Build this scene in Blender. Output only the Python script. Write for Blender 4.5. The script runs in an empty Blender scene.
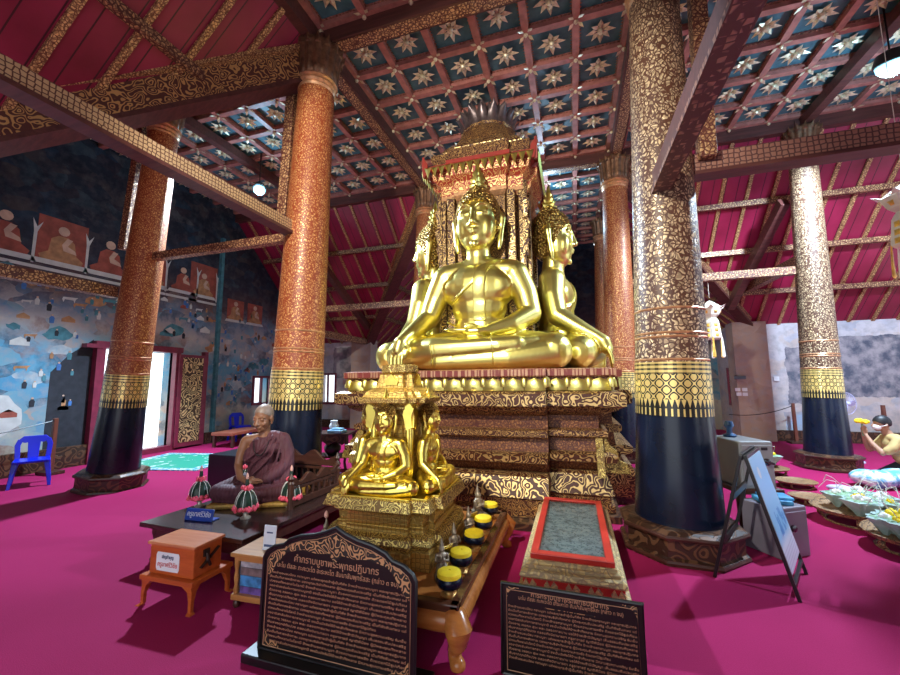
import bpy, bmesh, math, random
from mathutils import Vector, Matrix, Quaternion
from mathutils.bvhtree import BVHTree
random.seed(7)
PI = math.pi
SC = bpy.context.scene
COL = SC.collection
A, B, W, E, ZC = 2.26, 5.68, 5.9, 8.25, 6.8       # inner columns, outer columns, re-entrant walls, end walls, ceiling
ER = 10.5                                          # the arm beside the worshipper runs longer
ZT, ZB = 6.5, 3.1                                  # aisle roof at the columns / at the walls
SL = (ZT - ZB) / (W - A)

# ------------------------------------------------------------------ node helpers
def new_mat(name):
    m = bpy.data.materials.new(name); m.use_nodes = True
    nt = m.node_tree; nt.nodes.clear()
    out = nt.nodes.new('ShaderNodeOutputMaterial'); b = nt.nodes.new('ShaderNodeBsdfPrincipled')
    nt.links.new(b.outputs[0], out.inputs[0])
    return m, nt, b
def N(nt, kind, **kw):
    n = nt.nodes.new('ShaderNode' + kind)
    for k, v in kw.items():
        if k.startswith('i_'):
            key = k[2:]
            n.inputs[int(key) if key.isdigit() else key].default_value = v
        else: setattr(n, k, v)
    return n
def L(nt, a, b): nt.links.new(a, b)
def c4(c): return (c[0], c[1], c[2], 1.0)
def math_n(nt, op, a, b=None, clamp=False):
    n = nt.nodes.new('ShaderNodeMath'); n.operation = op; n.use_clamp = clamp
    for i, v in enumerate((a, b)):
        if v is None: continue
        if isinstance(v, (int, float)): n.inputs[i].default_value = v
        else: L(nt, v, n.inputs[i])
    return n.outputs[0]
def mixc(nt, fac, a, b, mode='MIX'):
    n = nt.nodes.new('ShaderNodeMix'); n.data_type = 'RGBA'; n.blend_type = mode
    for s, v in ((0, fac), (6, a), (7, b)):
        if isinstance(v, (int, float)): n.inputs[s].default_value = v
        elif isinstance(v, tuple): n.inputs[s].default_value = c4(v)
        else: L(nt, v, n.inputs[s])
    return n.outputs[2]
def ramp(nt, fac, stops, interp='LINEAR'):
    n = nt.nodes.new('ShaderNodeValToRGB'); cr = n.color_ramp; cr.interpolation = interp
    while len(cr.elements) < len(stops): cr.elements.new(0.5)
    for e, (p, c) in zip(cr.elements, stops):
        e.position = p; e.color = c4(c) if isinstance(c, tuple) else (c, c, c, 1)
    L(nt, fac, n.inputs[0]); return n.outputs[0]
def coords(nt, which='Object', scale=(1, 1, 1), warp=0.0, wscale=3.0):
    tc = N(nt, 'TexCoord'); mp = N(nt, 'Mapping'); mp.inputs['Scale'].default_value = scale
    L(nt, tc.outputs[which], mp.inputs[0]); v = mp.outputs[0]
    if warp:
        no = N(nt, 'TexNoise'); no.inputs['Scale'].default_value = wscale; no.inputs['Detail'].default_value = 1
        L(nt, v, no.inputs['Vector'])
        s = N(nt, 'VectorMath', operation='SUBTRACT'); L(nt, no.outputs['Color'], s.inputs[0]); s.inputs[1].default_value = (.5, .5, .5)
        k = N(nt, 'VectorMath', operation='SCALE'); L(nt, s.outputs[0], k.inputs[0]); k.inputs['Scale'].default_value = warp
        ad = N(nt, 'VectorMath', operation='ADD'); L(nt, v, ad.inputs[0]); L(nt, k.outputs[0], ad.inputs[1]); v = ad.outputs[0]
    return v
def bump(nt, b, h, strength=.3, dist=.02):
    n = N(nt, 'Bump'); n.inputs['Strength'].default_value = strength; n.inputs['Distance'].default_value = dist
    L(nt, h, n.inputs['Height']); L(nt, n.outputs[0], b.inputs['Normal'])
MATS = {}
def plain(name, col, rough=.5, metal=0.0, var=.12, nscale=8.0, coat=0.0, bmp=0.0, bscale=40.0, emit=None, spec=None):
    if name in MATS: return MATS[name]
    m, nt, b = new_mat(name)
    v = coords(nt); no = N(nt, 'TexNoise', i_Scale=nscale, i_Detail=3.0); L(nt, v, no.inputs['Vector'])
    lo = tuple(max(0, c * (1 - var)) for c in col); hi = tuple(min(1, c * (1 + var)) for c in col)
    L(nt, ramp(nt, no.outputs[0], [(.3, lo), (.7, hi)]), b.inputs['Base Color'])
    b.inputs['Roughness'].default_value = rough; b.inputs['Metallic'].default_value = metal
    if spec is not None: b.inputs['Specular IOR Level'].default_value = spec
    if coat: b.inputs['Coat Weight'].default_value = coat; b.inputs['Coat Roughness'].default_value = .08
    if bmp:
        n2 = N(nt, 'TexNoise', i_Scale=bscale, i_Detail=3.0); L(nt, v, n2.inputs['Vector']); bump(nt, b, n2.outputs[0], bmp, .01)
    if emit: b.inputs['Emission Color'].default_value = c4(emit[0]); b.inputs['Emission Strength'].default_value = emit[1]
    MATS[name] = m; return m
def gilt(name, ground, gold, scale=12, thr=.06, which='Object', mode='leaf', warp=.06, gmetal=.55, grough=.35, groundrough=.5, stretch=(1, 1, 1), bmp=.4):
    """gold stencil or relief on a coloured ground"""
    if name in MATS: return MATS[name]
    m, nt, b = new_mat(name)
    v = coords(nt, which, stretch, warp, scale * .45)
    if mode == 'leaf':
        t = N(nt, 'TexVoronoi', feature='DISTANCE_TO_EDGE', i_Scale=scale); L(nt, v, t.inputs['Vector'])
        mask = ramp(nt, t.outputs['Distance'], [(thr, 0.0), (thr + .05, 1.0)])
        t2 = N(nt, 'TexVoronoi', feature='F1', i_Scale=scale * .28); L(nt, v, t2.inputs['Vector'])
        ring = math_n(nt, 'SINE', math_n(nt, 'MULTIPLY', t2.outputs['Distance'], 30.0))
        mask = math_n(nt, 'MULTIPLY', mask, ramp(nt, ring, [(.0, .35), (.35, 1.0)]), True)
    elif mode == 'scroll':
        t = N(nt, 'TexVoronoi', feature='F1', i_Scale=scale); L(nt, v, t.inputs['Vector'])
        nz = N(nt, 'TexNoise', i_Scale=scale * .8, i_Detail=.6); L(nt, v, nz.inputs['Vector'])
        s = math_n(nt, 'SINE', math_n(nt, 'ADD', math_n(nt, 'MULTIPLY', nz.outputs[0], 46.0), math_n(nt, 'MULTIPLY', t.outputs['Distance'], 6.0)))
        mask = ramp(nt, s, [(.20, 0.0), (.45, 1.0)])
    elif mode == 'scale':
        t = N(nt, 'TexVoronoi', feature='DISTANCE_TO_EDGE', i_Scale=scale); t.inputs['Randomness'].default_value = .3; L(nt, v, t.inputs['Vector'])
        mask = ramp(nt, t.outputs['Distance'], [(thr, 0.0), (thr + .06, 1.0)])
    else:   # lattice of diamonds in UV
        sx = N(nt, 'SeparateXYZ'); L(nt, v, sx.inputs[0])
        a = math_n(nt, 'ABSOLUTE', math_n(nt, 'SINE', math_n(nt, 'MULTIPLY', math_n(nt, 'ADD', sx.outputs[0], sx.outputs[1]), scale)))
        c = math_n(nt, 'ABSOLUTE', math_n(nt, 'SINE', math_n(nt, 'MULTIPLY', math_n(nt, 'SUBTRACT', sx.outputs[0], sx.outputs[1]), scale)))
        p = math_n(nt, 'MULTIPLY', a, c)
        mask = ramp(nt, math_n(nt, 'ABSOLUTE', math_n(nt, 'SINE', math_n(nt, 'MULTIPLY', p, 7.0))), [(.35, 0.0), (.6, 1.0)])
    no = N(nt, 'TexNoise', i_Scale=2.5, i_Detail=2.0); L(nt, v, no.inputs['Vector'])
    g2 = mixc(nt, no.outputs[0], tuple(c * .7 for c in gold), tuple(min(1, c * 1.2) for c in gold))
    L(nt, mixc(nt, mask, ground, g2), b.inputs['Base Color'])
    L(nt, math_n(nt, 'MULTIPLY', mask, gmetal), b.inputs['Metallic'])
    L(nt, ramp(nt, mask, [(0, groundrough), (1, grough)]), b.inputs['Roughness'])
    if bmp: bump(nt, b, mask, bmp, .008)
    MATS[name] = m; return m
def wood(name, dark, light, rough=.35, scale=3.0, axis=0):
    if name in MATS: return MATS[name]
    m, nt, b = new_mat(name)
    st = [6, 6, 6]; st[axis] = .6
    v = coords(nt, 'Object', tuple(st)); no = N(nt, 'TexNoise', i_Scale=scale, i_Detail=6.0, i_Roughness=.65); L(nt, v, no.inputs['Vector'])
    L(nt, ramp(nt, no.outputs[0], [(.3, dark), (.7, light)]), b.inputs['Base Color'])
    b.inputs['Roughness'].default_value = rough; bump(nt, b, no.outputs[0], .08, .01)
    MATS[name] = m; return m

# ------------------------------------------------------------------ mesh builder
class MB:
    def __init__(s): s.v = []; s.f = []; s.uv = {}; s.mi = []; s.m = 0; s.M = Matrix.Identity(4)
    def add(s, vs, fs, uvs=None):
        o = len(s.v)
        for p in vs: s.v.append(tuple(s.M @ Vector(p)))
        for k, f in enumerate(fs):
            if uvs: s.uv[len(s.f)] = uvs[k]
            s.f.append(tuple(i + o for i in f)); s.mi.append(s.m)
        return s
    def box(s, c, d, rot=None, taper=1.0):
        x, y, z = (q / 2 for q in d); vs = []
        for k, (sx, sy, sz) in enumerate(((-1,-1,-1),(1,-1,-1),(1,1,-1),(-1,1,-1),(-1,-1,1),(1,-1,1),(1,1,1),(-1,1,1))):
            t = taper if sz > 0 else 1
            p = Vector((sx * x * t, sy * y * t, sz * z))
            if rot is not None: p = rot @ p
            vs.append(p + Vector(c))
        return s.add(vs, [(3,2,1,0),(4,5,6,7),(0,1,5,4),(1,2,6,5),(2,3,7,6),(3,0,4,7)])
    def beam(s, p, q, w, h, up=(0, 0, 1)):
        """a box from p to q, w across, h along up"""
        p, q = Vector(p), Vector(q); d = q - p; n = d.normalized(); u = Vector(up)
        sd = n.cross(u).normalized(); u2 = sd.cross(n)
        R = Matrix((n, sd, u2)).transposed()
        return s.box((p + q) / 2, (d.length, w, h), R)
    def prism(s, poly, z0, z1, f=None):
        """poly [(a,b)] extruded z0..z1; f maps (a,b,c)->xyz"""
        f = f or (lambda a, b, c: (a, b, c)); n = len(poly)
        vs = [f(a, b, z0) for a, b in poly] + [f(a, b, z1) for a, b in poly]
        return s.add(vs, [tuple(range(n))[::-1], tuple(range(n, 2 * n))] + [(i, (i + 1) % n, n + (i + 1) % n, n + i) for i in range(n)])
    def loft(s, rings, cap=True):
        """rings: list of equal length 3D loops"""
        n = len(rings[0]); vs = [p for r in rings for p in r]; fs = []
        for k in range(len(rings) - 1):
            for i in range(n):
                j = (i + 1) % n; fs.append((k*n+i, k*n+j, (k+1)*n+j, (k+1)*n+i))
        if cap: fs.append(tuple(range(n))[::-1]); fs.append(tuple(range((len(rings)-1)*n, len(rings)*n)))
        return s.add(vs, fs)
    def lathe(s, prof, n=24, c=(0, 0, 0), mod=None, cap=True, ang0=0.0, ur=None):
        vs = []; fs = []; uvs = []; ur = ur or max(r for r, z in prof); L_ = [0]
        for k in range(1, len(prof)): L_.append(L_[-1] + math.dist(prof[k], prof[k-1]))
        for r, z in prof:
            for i in range(n):
                a = ang0 + 2 * PI * i / n; rr = r * (mod(a, z) if mod else 1)
                vs.append((c[0] + rr * math.cos(a), c[1] + rr * math.sin(a), c[2] + z))
        for k in range(len(prof) - 1):
            for i in range(n):
                j = (i + 1) % n; fs.append((k*n+i, k*n+j, (k+1)*n+j, (k+1)*n+i))
                u0, u1 = 2*PI*ur*i/n, 2*PI*ur*(i+1)/n
                uvs.append(((u0, prof[k][1]), (u1, prof[k][1]), (u1, prof[k+1][1]), (u0, prof[k+1][1])))
        if cap:
            fs.append(tuple(range(n))[::-1]); uvs.append(tuple((0, 0) for _ in range(n)))
            fs.append(tuple(range((len(prof)-1)*n, len(prof)*n))); uvs.append(tuple((0, 0) for _ in range(n)))
        return s.add(vs, fs, uvs)
    def tube(s, pts, rad, n=10, flat=1.0, cap_round=True):
        pts = [Vector(p) for p in pts]
        if not hasattr(rad, '__len__'): rad = [rad] * len(pts)
        rad = list(rad)
        if cap_round:     # hemispherical ends
            d0 = (pts[0] - pts[1]).normalized(); d1 = (pts[-1] - pts[-2]).normalized(); a, b_ = [], []
            for t in (.95, .7, .35):
                a.append((pts[0] + d0 * rad[0] * t, rad[0] * math.sqrt(1 - t * t))); b_.append((pts[-1] + d1 * rad[-1] * t, rad[-1] * math.sqrt(1 - t * t)))
            P = [p for p, r in a] + pts + [p for p, r in b_[::-1]]; Rr = [r for p, r in a] + rad + [r for p, r in b_[::-1]]
        else: P, Rr = pts, rad
        rings = []; prev = None
        for i, p in enumerate(P):
            d = (P[min(i + 1, len(P) - 1)] - P[max(i - 1, 0)]).normalized()
            if prev is None:
                u = Vector((0, 0, 1)) if abs(d.z) < .9 else Vector((0, 1, 0)); u = (u - d * u.dot(d)).normalized()
            else: u = (prev - d * prev.dot(d)).normalized()
            prev = u; w = d.cross(u)
            rings.append([tuple(p + (w * math.cos(2*PI*k/n) + u * flat * math.sin(2*PI*k/n)) * Rr[i]) for k in range(n)])
        return s.loft(rings)
    def ell(s, c, r, rot=None, nu=20, nv=12):
        vs = []; fs = []; c = Vector(c)
        for j in range(1, nv):
            t = PI * j / nv
            for i in range(nu):
                a = 2 * PI * i / nu; p = Vector((r[0]*math.sin(t)*math.cos(a), r[1]*math.sin(t)*math.sin(a), -r[2]*math.cos(t)))
                if rot is not None: p = rot @ p
                vs.append(p + c)
        lo, hi = len(vs), len(vs) + 1; q0, q1 = Vector((0, 0, -r[2])), Vector((0, 0, r[2]))
        if rot is not None: q0, q1 = rot @ q0, rot @ q1
        vs += [q0 + c, q1 + c]
        for j in range(nv - 2):
            for i in range(nu):
                k = (i + 1) % nu; fs.append((j*nu+i, j*nu+k, (j+1)*nu+k, (j+1)*nu+i))
        for i in range(nu):
            k = (i + 1) % nu; fs.append((lo, k, i)); fs.append((hi, (nv-2)*nu+i, (nv-2)*nu+k))
        return s.add(vs, fs)
    def mesh(s, name, mats, smooth=False):
        me = bpy.data.meshes.new(name); me.from_pydata(s.v, [], s.f)
        for m in mats: me.materials.append(m)
        if len(mats) > 1: me.polygons.foreach_set('material_index', s.mi)
        if s.uv:
            ul = me.uv_layers.new(name='UVMap')
            for p in me.polygons:
                u = s.uv.get(p.index)
                if u:
                    for li, q in zip(p.loop_indices, u): ul.data[li].uv = q
        if smooth:
            me.polygons.foreach_set('use_smooth', [True] * len(me.polygons))
            if smooth != 'all': me.set_sharp_from_angle(angle=math.radians(40))
        me.update(); return me
def link(name, me, parent=None, loc=(0, 0, 0)):
    o = bpy.data.objects.new(name, me); COL.objects.link(o); o.location = loc
    if parent: o.parent = parent
    return o
def P(name, mb, mat, parent=None, smooth=True, bevel=0.0, loc=(0, 0, 0)):
    mats = mat if isinstance(mat, (list, tuple)) else [mat]
    o = link(name, mb.mesh(name, mats, smooth), parent, loc)
    if bevel:
        bv = o.modifiers.new('bevel', 'BEVEL'); bv.width = bevel; bv.segments = 2; bv.limit_method = 'ANGLE'; bv.angle_limit = math.radians(35)
    return o
def tag(o, label, cat, group=None, kind=None):
    o['label'] = label; o['category'] = cat
    if group: o['group'] = group
    if kind: o['kind'] = kind
    return o
def T(name, label, cat, loc=(0, 0, 0), rotz=0.0, group=None, scale=1.0, kind=None):
    o = bpy.data.objects.new(name, None); COL.objects.link(o); o.empty_display_size = .1
    o.location = loc; o.rotation_euler = (0, 0, rotz); o.scale = (scale,) * 3
    return tag(o, label, cat, group, kind)
def S(name, mb, mat, parent=None, smooth=False):
    o = P(name, mb, mat, parent, smooth)
    if not parent: o['kind'] = 'structure'
    return o
def dup(root, loc, rotz=0.0, label=None, group=None, scale=None):
    r = root.copy(); COL.objects.link(r); r.location = loc; r.rotation_euler = (0, 0, rotz)
    if label: r['label'] = label
    if group: r['group'] = group
    if scale: r.scale = (scale,) * 3
    for ch in list(root.children):
        c = ch.copy(); COL.objects.link(c); c.parent = r
        for g in list(ch.children):
            d = g.copy(); COL.objects.link(d); d.parent = c
    return r
def fused(name, mb, mats, voxel, it=4, fac=.5, dec=0.0):
    """closed overlapping shapes grown into one continuous skin"""
    me = mb.mesh('tmp', [], False); o = bpy.data.objects.new('tmp', me); COL.objects.link(o)
    r = o.modifiers.new('r', 'REMESH'); r.mode = 'VOXEL'; r.voxel_size = voxel; r.adaptivity = 0
    if it: sm = o.modifiers.new('s', 'SMOOTH'); sm.iterations = it; sm.factor = fac
    if dec: d = o.modifiers.new('d', 'DECIMATE'); d.ratio = dec
    dg = bpy.context.evaluated_depsgraph_get(); dg.update()
    out = bpy.data.meshes.new_from_object(o.evaluated_get(dg)); out.name = name
    bpy.data.objects.remove(o); bpy.data.meshes.remove(me)
    out.materials.clear()
    for m in mats: out.materials.append(m)
    out.polygons.foreach_set('use_smooth', [True] * len(out.polygons)); out.update()
    return out
def text_mb(body, size, f=None, font=None):
    """lettering as flat glyph faces: returns (mesh-builder, width)"""
    cu = bpy.data.curves.new('t', 'FONT'); cu.body = body; cu.size = size; cu.resolution_u = 2; cu.align_x = 'CENTER'; cu.extrude = .0012
    o = bpy.data.objects.new('t', cu); COL.objects.link(o)
    dg = bpy.context.evaluated_depsgraph_get(); dg.update()
    me = bpy.data.meshes.new_from_object(o.evaluated_get(dg))
    vs = [tuple(v.co) for v in me.vertices]; fs = [tuple(p.vertices) for p in me.polygons]
    bpy.data.objects.remove(o); bpy.data.curves.remove(cu); bpy.data.meshes.remove(me)
    return vs, fs
def put_text(mb, body, size, cx, cz, wmax=None, exact=None, y=0.0):
    """write into the x,z plane facing -y"""
    vs, fs = text_mb(body, size)
    if not vs: return
    x0 = min(v[0] for v in vs); x1 = max(v[0] for v in vs); w = x1 - x0; k = 1.0
    if exact: k = exact / w
    elif wmax and w > wmax: k = wmax / w
    mx = (x0 + x1) / 2
    mb.add([(cx + (v[0] - mx) * k, y - v[2], cz + v[1]) for v in vs], fs)   # height keeps the size asked for

# ------------------------------------------------------------------ materials
RED_GROUND = (.16, .022, .012); GOLDC = (.95, .62, .24)
M_shaftbrown = gilt('column_gilt_brown', (.085, .032, .018), (.80, .60, .36), scale=21, thr=.11, which='UV', warp=.11, gmetal=.45, grough=.34, groundrough=.45)
M_shaft = gilt('column_gilt_red', (.26, .048, .014), (.74, .38, .14), scale=26, thr=.11, which='UV', warp=.08, gmetal=.45, grough=.36, groundrough=.45)
M_lacquer = plain('black_lacquer', (.004, .008, .022), .26, 0, .3, 3, spec=.38)
M_plinth = gilt('plinth_carving', (.035, .014, .008), (.13, .06, .03), scale=7, mode='scroll', gmetal=.1, groundrough=.4, bmp=.9)
M_darkwood = wood('dark_carved_wood', (.030, .010, .007), (.085, .030, .018), .38)
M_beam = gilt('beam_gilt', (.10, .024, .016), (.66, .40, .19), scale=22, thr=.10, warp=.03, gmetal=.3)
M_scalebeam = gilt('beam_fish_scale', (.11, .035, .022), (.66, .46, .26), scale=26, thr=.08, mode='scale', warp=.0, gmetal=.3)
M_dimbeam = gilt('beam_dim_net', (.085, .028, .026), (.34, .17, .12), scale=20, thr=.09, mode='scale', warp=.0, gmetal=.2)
M_beamwood = wood('maroon_beam_wood', (.055, .016, .014), (.13, .042, .034), .45)
M_naga = gilt('naga_beam', (.10, .026, .018), (.66, .38, .14), scale=11, mode='scroll', warp=.1, gmetal=.35)
M_strip = gilt('batten_gilt', (.16, .05, .02), (.80, .50, .22), scale=28, thr=.07, warp=.02, gmetal=.35)
M_capital = plain('capital_bronze_gilt', (.17, .08, .04), .45, .5, .5, 14)
M_capring = plain('capital_ring_gold', (.60, .32, .16), .4, .5, .3, 20)
M_gold = plain('polished_gold_leaf', (.84, .74, .22), .34, 1.0, .10, 3, bmp=.04, bscale=14)
M_goldy = plain('yellow_gold_leaf', (.88, .68, .14), .30, 1.0, .2, 6, bmp=.08, bscale=30)
M_goldold = gilt('aged_gold_relief', (.22, .12, .025), (.92, .66, .20), scale=26, mode='scroll', warp=.03, gmetal=.85, grough=.36, bmp=.7)
M_goldtile = gilt('aged_gold_panel', (.30, .17, .03), (.72, .50, .14), scale=30, mode='scale', thr=.04, warp=.0, gmetal=.85, grough=.4, bmp=.5)
M_relief = gilt('pedestal_relief', (.075, .018, .007), (.74, .50, .20), scale=12, mode='scroll', warp=.05, gmetal=.6, grough=.36, bmp=.8)
M_relieffine = gilt('pedestal_fine_relief', (.075, .018, .007), (.58, .34, .12), scale=18, mode='scroll', warp=.05, gmetal=.55, grough=.4, bmp=.8)
M_redbrown = gilt('pedestal_red_stencil', (.085, .015, .008), (.34, .14, .05), scale=26, thr=.07, warp=.03, gmetal=.35, grough=.45)
M_frieze = gilt('canopy_red_gilt', (.36, .04, .02), (.80, .52, .20), scale=12, mode='scroll', warp=.04, gmetal=.5, grough=.4, bmp=.6)
M_canopyred = plain('canopy_vermilion', (.30, .028, .018), .45, 0, .2)
M_hair = None
M_black = plain('black_paint', (.006, .006, .007), .35, 0, .2)
M_white = plain('white_paper', (.82, .84, .88), .6, 0, .03)
M_mural_red = plain('mural_red', (.30, .07, .045), .8, 0, .3, 6)
M_skin_m = plain('mural_flesh', (.55, .36, .26), .8, 0, .2, 6)

# ------------------------------------------------------------------ setting: floor
m, nt, b = new_mat('magenta_carpet')
v = coords(nt); n1 = N(nt, 'TexNoise', i_Scale=.7, i_Detail=4.0); L(nt, v, n1.inputs['Vector'])
n2 = N(nt, 'TexNoise', i_Scale=160.0, i_Detail=2.0); L(nt, v, n2.inputs['Vector'])
c1 = ramp(nt, n1.outputs[0], [(.3, (.30, .009, .070)), (.7, (.38, .014, .096))])
L(nt, mixc(nt, .25, c1, ramp(nt, n2.outputs[0], [(.3, (.20, .007, .055)), (.7, (.45, .022, .14))])), b.inputs['Base Color'])
b.inputs['Roughness'].default_value = .85; b.inputs['Specular IOR Level'].default_value = .15; bump(nt, b, n2.outputs[0], .3, .006)
M_carpet = m
f = MB(); f.prism([(-E-.15, -W-.15), (-W-.15, -W-.15), (-W-.15, -E-.15), (W+.15, -E-.15), (W+.15, -W-.15), (ER+.15, -W-.15), (ER+.15, W+.15), (W+.15, W+.15), (W+.15, E+.15), (-W-.15, E+.15), (-W-.15, W+.15), (-E-.15, W+.15)], -.12, 0)
S('floor', f, M_carpet)

# ------------------------------------------------------------------ setting: walls
def mural_mat(name, stops, tint, patch=None, dark_top=False):
    """fresco: bands of pigment by height, broken by noise and by worn plaster"""
    m, nt, b = new_mat(name)
    v = coords(nt); sx = N(nt, 'SeparateXYZ'); L(nt, v, sx.inputs[0])
    n1 = N(nt, 'TexNoise', i_Scale=.55, i_Detail=5.0, i_Roughness=.6); L(nt, v, n1.inputs['Vector'])
    n2 = N(nt, 'TexNoise', i_Scale=2.2, i_Detail=6.0, i_Roughness=.65); L(nt, v, n2.inputs['Vector'])
    vo = N(nt, 'TexVoronoi', i_Scale=2.6); L(nt, coords(nt, 'Object', (1, 1, 1.6), .5, 2.0), vo.inputs['Vector'])
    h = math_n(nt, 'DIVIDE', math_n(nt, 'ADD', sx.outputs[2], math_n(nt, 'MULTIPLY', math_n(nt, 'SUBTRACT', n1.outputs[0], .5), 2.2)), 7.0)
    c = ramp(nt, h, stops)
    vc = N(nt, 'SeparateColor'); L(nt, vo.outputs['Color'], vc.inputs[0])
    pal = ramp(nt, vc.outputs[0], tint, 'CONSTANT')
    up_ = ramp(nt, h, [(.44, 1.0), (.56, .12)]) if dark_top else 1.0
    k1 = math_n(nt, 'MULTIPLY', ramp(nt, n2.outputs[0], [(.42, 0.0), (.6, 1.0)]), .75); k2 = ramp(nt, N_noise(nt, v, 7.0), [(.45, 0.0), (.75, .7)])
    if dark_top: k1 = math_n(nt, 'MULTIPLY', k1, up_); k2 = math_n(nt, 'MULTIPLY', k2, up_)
    c = mixc(nt, k1, c, pal); c = mixc(nt, k2, c, (.34, .32, .33))
    if patch:
        for (ax, lo, hi, z0, z1, col) in patch:
            w = math_n(nt, 'ADD', sx.outputs[ax], math_n(nt, 'MULTIPLY', math_n(nt, 'SUBTRACT', n2.outputs[0], .5), .25))
            zz = math_n(nt, 'ADD', sx.outputs[2], math_n(nt, 'MULTIPLY', math_n(nt, 'SUBTRACT', n2.outputs[0], .5), .2))
            k = math_n(nt, 'MULTIPLY', math_n(nt, 'MULTIPLY', math_n(nt, 'GREATER_THAN', w, lo), math_n(nt, 'LESS_THAN', w, hi)), math_n(nt, 'MULTIPLY', math_n(nt, 'GREATER_THAN', zz, z0), math_n(nt, 'LESS_THAN', zz, z1)))
            dark = mixc(nt, ramp(nt, N_noise(nt, v, 3.2), [(.4, 0.0), (.62, 1.0)]), col, (.38, .34, .36))
            c = mixc(nt, k, c, dark)
    L(nt, c, b.inputs['Base Color']); b.inputs['Roughness'].default_value = .85; b.inputs['Specular IOR Level'].default_value = .2
    return m
def N_noise(nt, v, s):
    n = N(nt, 'TexNoise', i_Scale=s, i_Detail=4.0, i_Roughness=.6); L(nt, v, n.inputs['Vector']); return n.outputs[0]
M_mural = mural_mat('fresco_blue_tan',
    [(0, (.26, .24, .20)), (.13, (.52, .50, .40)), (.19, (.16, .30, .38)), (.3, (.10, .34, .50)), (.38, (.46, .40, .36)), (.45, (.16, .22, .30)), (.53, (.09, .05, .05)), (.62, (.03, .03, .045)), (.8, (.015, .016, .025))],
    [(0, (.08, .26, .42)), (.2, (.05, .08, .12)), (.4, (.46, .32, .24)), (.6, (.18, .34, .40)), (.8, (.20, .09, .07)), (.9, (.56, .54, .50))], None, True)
M_plaster = mural_mat('worn_plaster_fresco',
    [(0, (.46, .39, .35)), (.12, (.58, .50, .46)), (.3, (.60, .56, .58)), (.44, (.58, .55, .58))],
    [(0, (.54, .51, .54)), (.3, (.43, .44, .52)), (.55, (.54, .43, .37)), (.8, (.36, .38, .46))],
    [(0, 6.75, 7.30, .95, 2.45, (.12, .13, .17)), (0, 7.95, 9.45, 1.15, 2.70, (.10, .11, .15)), (0, 6.6, 7.6, .2, .75, (.34, .46, .60)), (0, -7.2, -6.1, 1.8, 2.9, (.16, .16, .19))])
M_pier = mural_mat('tan_plaster', [(0, (.42, .29, .22)), (.2, (.45, .32, .25)), (.45, (.40, .29, .24))], [(0, (.44, .33, .27)), (.5, (.38, .26, .20)), (.75, (.48, .37, .31))])

def wall(name, mat, u0, u1, top, holes, place, thick=.3):
    """strips of wall between the holes; top(u) gives the height; place(u, t, z)->xyz with t from 0 (room face) to thick"""
    mb = MB(); cuts = {u0, u1}
    for h in holes: cuts |= {h[0], h[1]}
    for k in (-W, -A, A, W):
        if u0 < k < u1: cuts.add(k)
    cuts = sorted(cuts)
    for a, c in zip(cuts, cuts[1:]):
        spans = [(0.0, None)]; mid = (a + c) / 2
        hs = sorted([h for h in holes if h[0] < mid < h[1]], key=lambda h: h[2])
        lo = 0.0; segs = []
        for h in hs:
            if h[2] > lo: segs.append((lo, lo, h[2], h[2]))
            lo = h[3]
        segs.append((lo, lo, top(a + 1e-6), top(c - 1e-6)))
        for (za, zb, ya, yb) in segs:
            vs = [place(a, 0, za), place(c, 0, zb), place(c, 0, yb), place(a, 0, ya), place(a, thick, za), place(c, thick, zb), place(c, thick, yb), place(a, thick, ya)]
            mb.add(vs, [(0,1,2,3),(7,6,5,4),(0,4,5,1),(1,5,6,2),(2,6,7,3),(3,7,4,0)])
    return S(name, mb, mat)
def gable(u): return ZC if abs(u) <= A else ZT + .12 - SL * (abs(u) - A)
flat = lambda u: ZB + .12
DOOR = (-1.05, .52, 0.0, 2.38)
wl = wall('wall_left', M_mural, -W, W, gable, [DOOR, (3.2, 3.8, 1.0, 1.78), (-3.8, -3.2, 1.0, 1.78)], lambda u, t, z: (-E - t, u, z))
wall('wall_right', M_plaster, -W, W, gable, [(-1.2, 1.2, 0, 2.7), (2.9, 4.6, .8, 2.4), (-4.6, -2.9, .8, 2.4)], lambda u, t, z: (ER + t, u, z))
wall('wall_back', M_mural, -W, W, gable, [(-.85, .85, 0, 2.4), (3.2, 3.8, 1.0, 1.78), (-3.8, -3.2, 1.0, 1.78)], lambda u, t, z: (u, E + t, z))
wall('wall_back_left_aisle', M_plaster, -E, -W, flat, [(-7.72, -7.12, .9, 1.9)], lambda u, t, z: (u, W + t, z))
wall('wall_back_right_aisle', M_plaster, W, ER, flat, [], lambda u, t, z: (u, W + t, z))
wall('wall_left_back_arm', M_plaster, W, E, flat, [(6.75, 7.35, .9, 1.9)], lambda u, t, z: (-W - t, u, z))
wall('wall_right_back_arm', M_plaster, W, E, flat, [(6.75, 7.35, .9, 1.9)], lambda u, t, z: (W + t, u, z))
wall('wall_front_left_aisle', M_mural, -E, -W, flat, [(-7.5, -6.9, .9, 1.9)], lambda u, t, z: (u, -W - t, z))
wall('wall_front_right_aisle', M_plaster, W, ER, flat, [(6.6, 9.4, .8, 2.5)], lambda u, t, z: (u, -W - t, z))
wall('wall_left_front_arm', M_plaster, -E, -W, flat, [], lambda u, t, z: (-W - t, u, z))
wall('wall_right_front_arm', M_plaster, -E, -W, flat, [], lambda u, t, z: (W + t, u, z))
wall('wall_front', M_plaster, -W, W, gable, [(-2.3, 2.3, 0, 3.4)], lambda u, t, z: (u, -E - t, z))
# tan corner piers at the re-entrant corners
for sx in (1, -1):
    mb = MB(); mb.box((sx * (W + .02), W + .02, 1.58), (.78, .5, 3.16)); S('trim_1', mb, M_pier)
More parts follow.
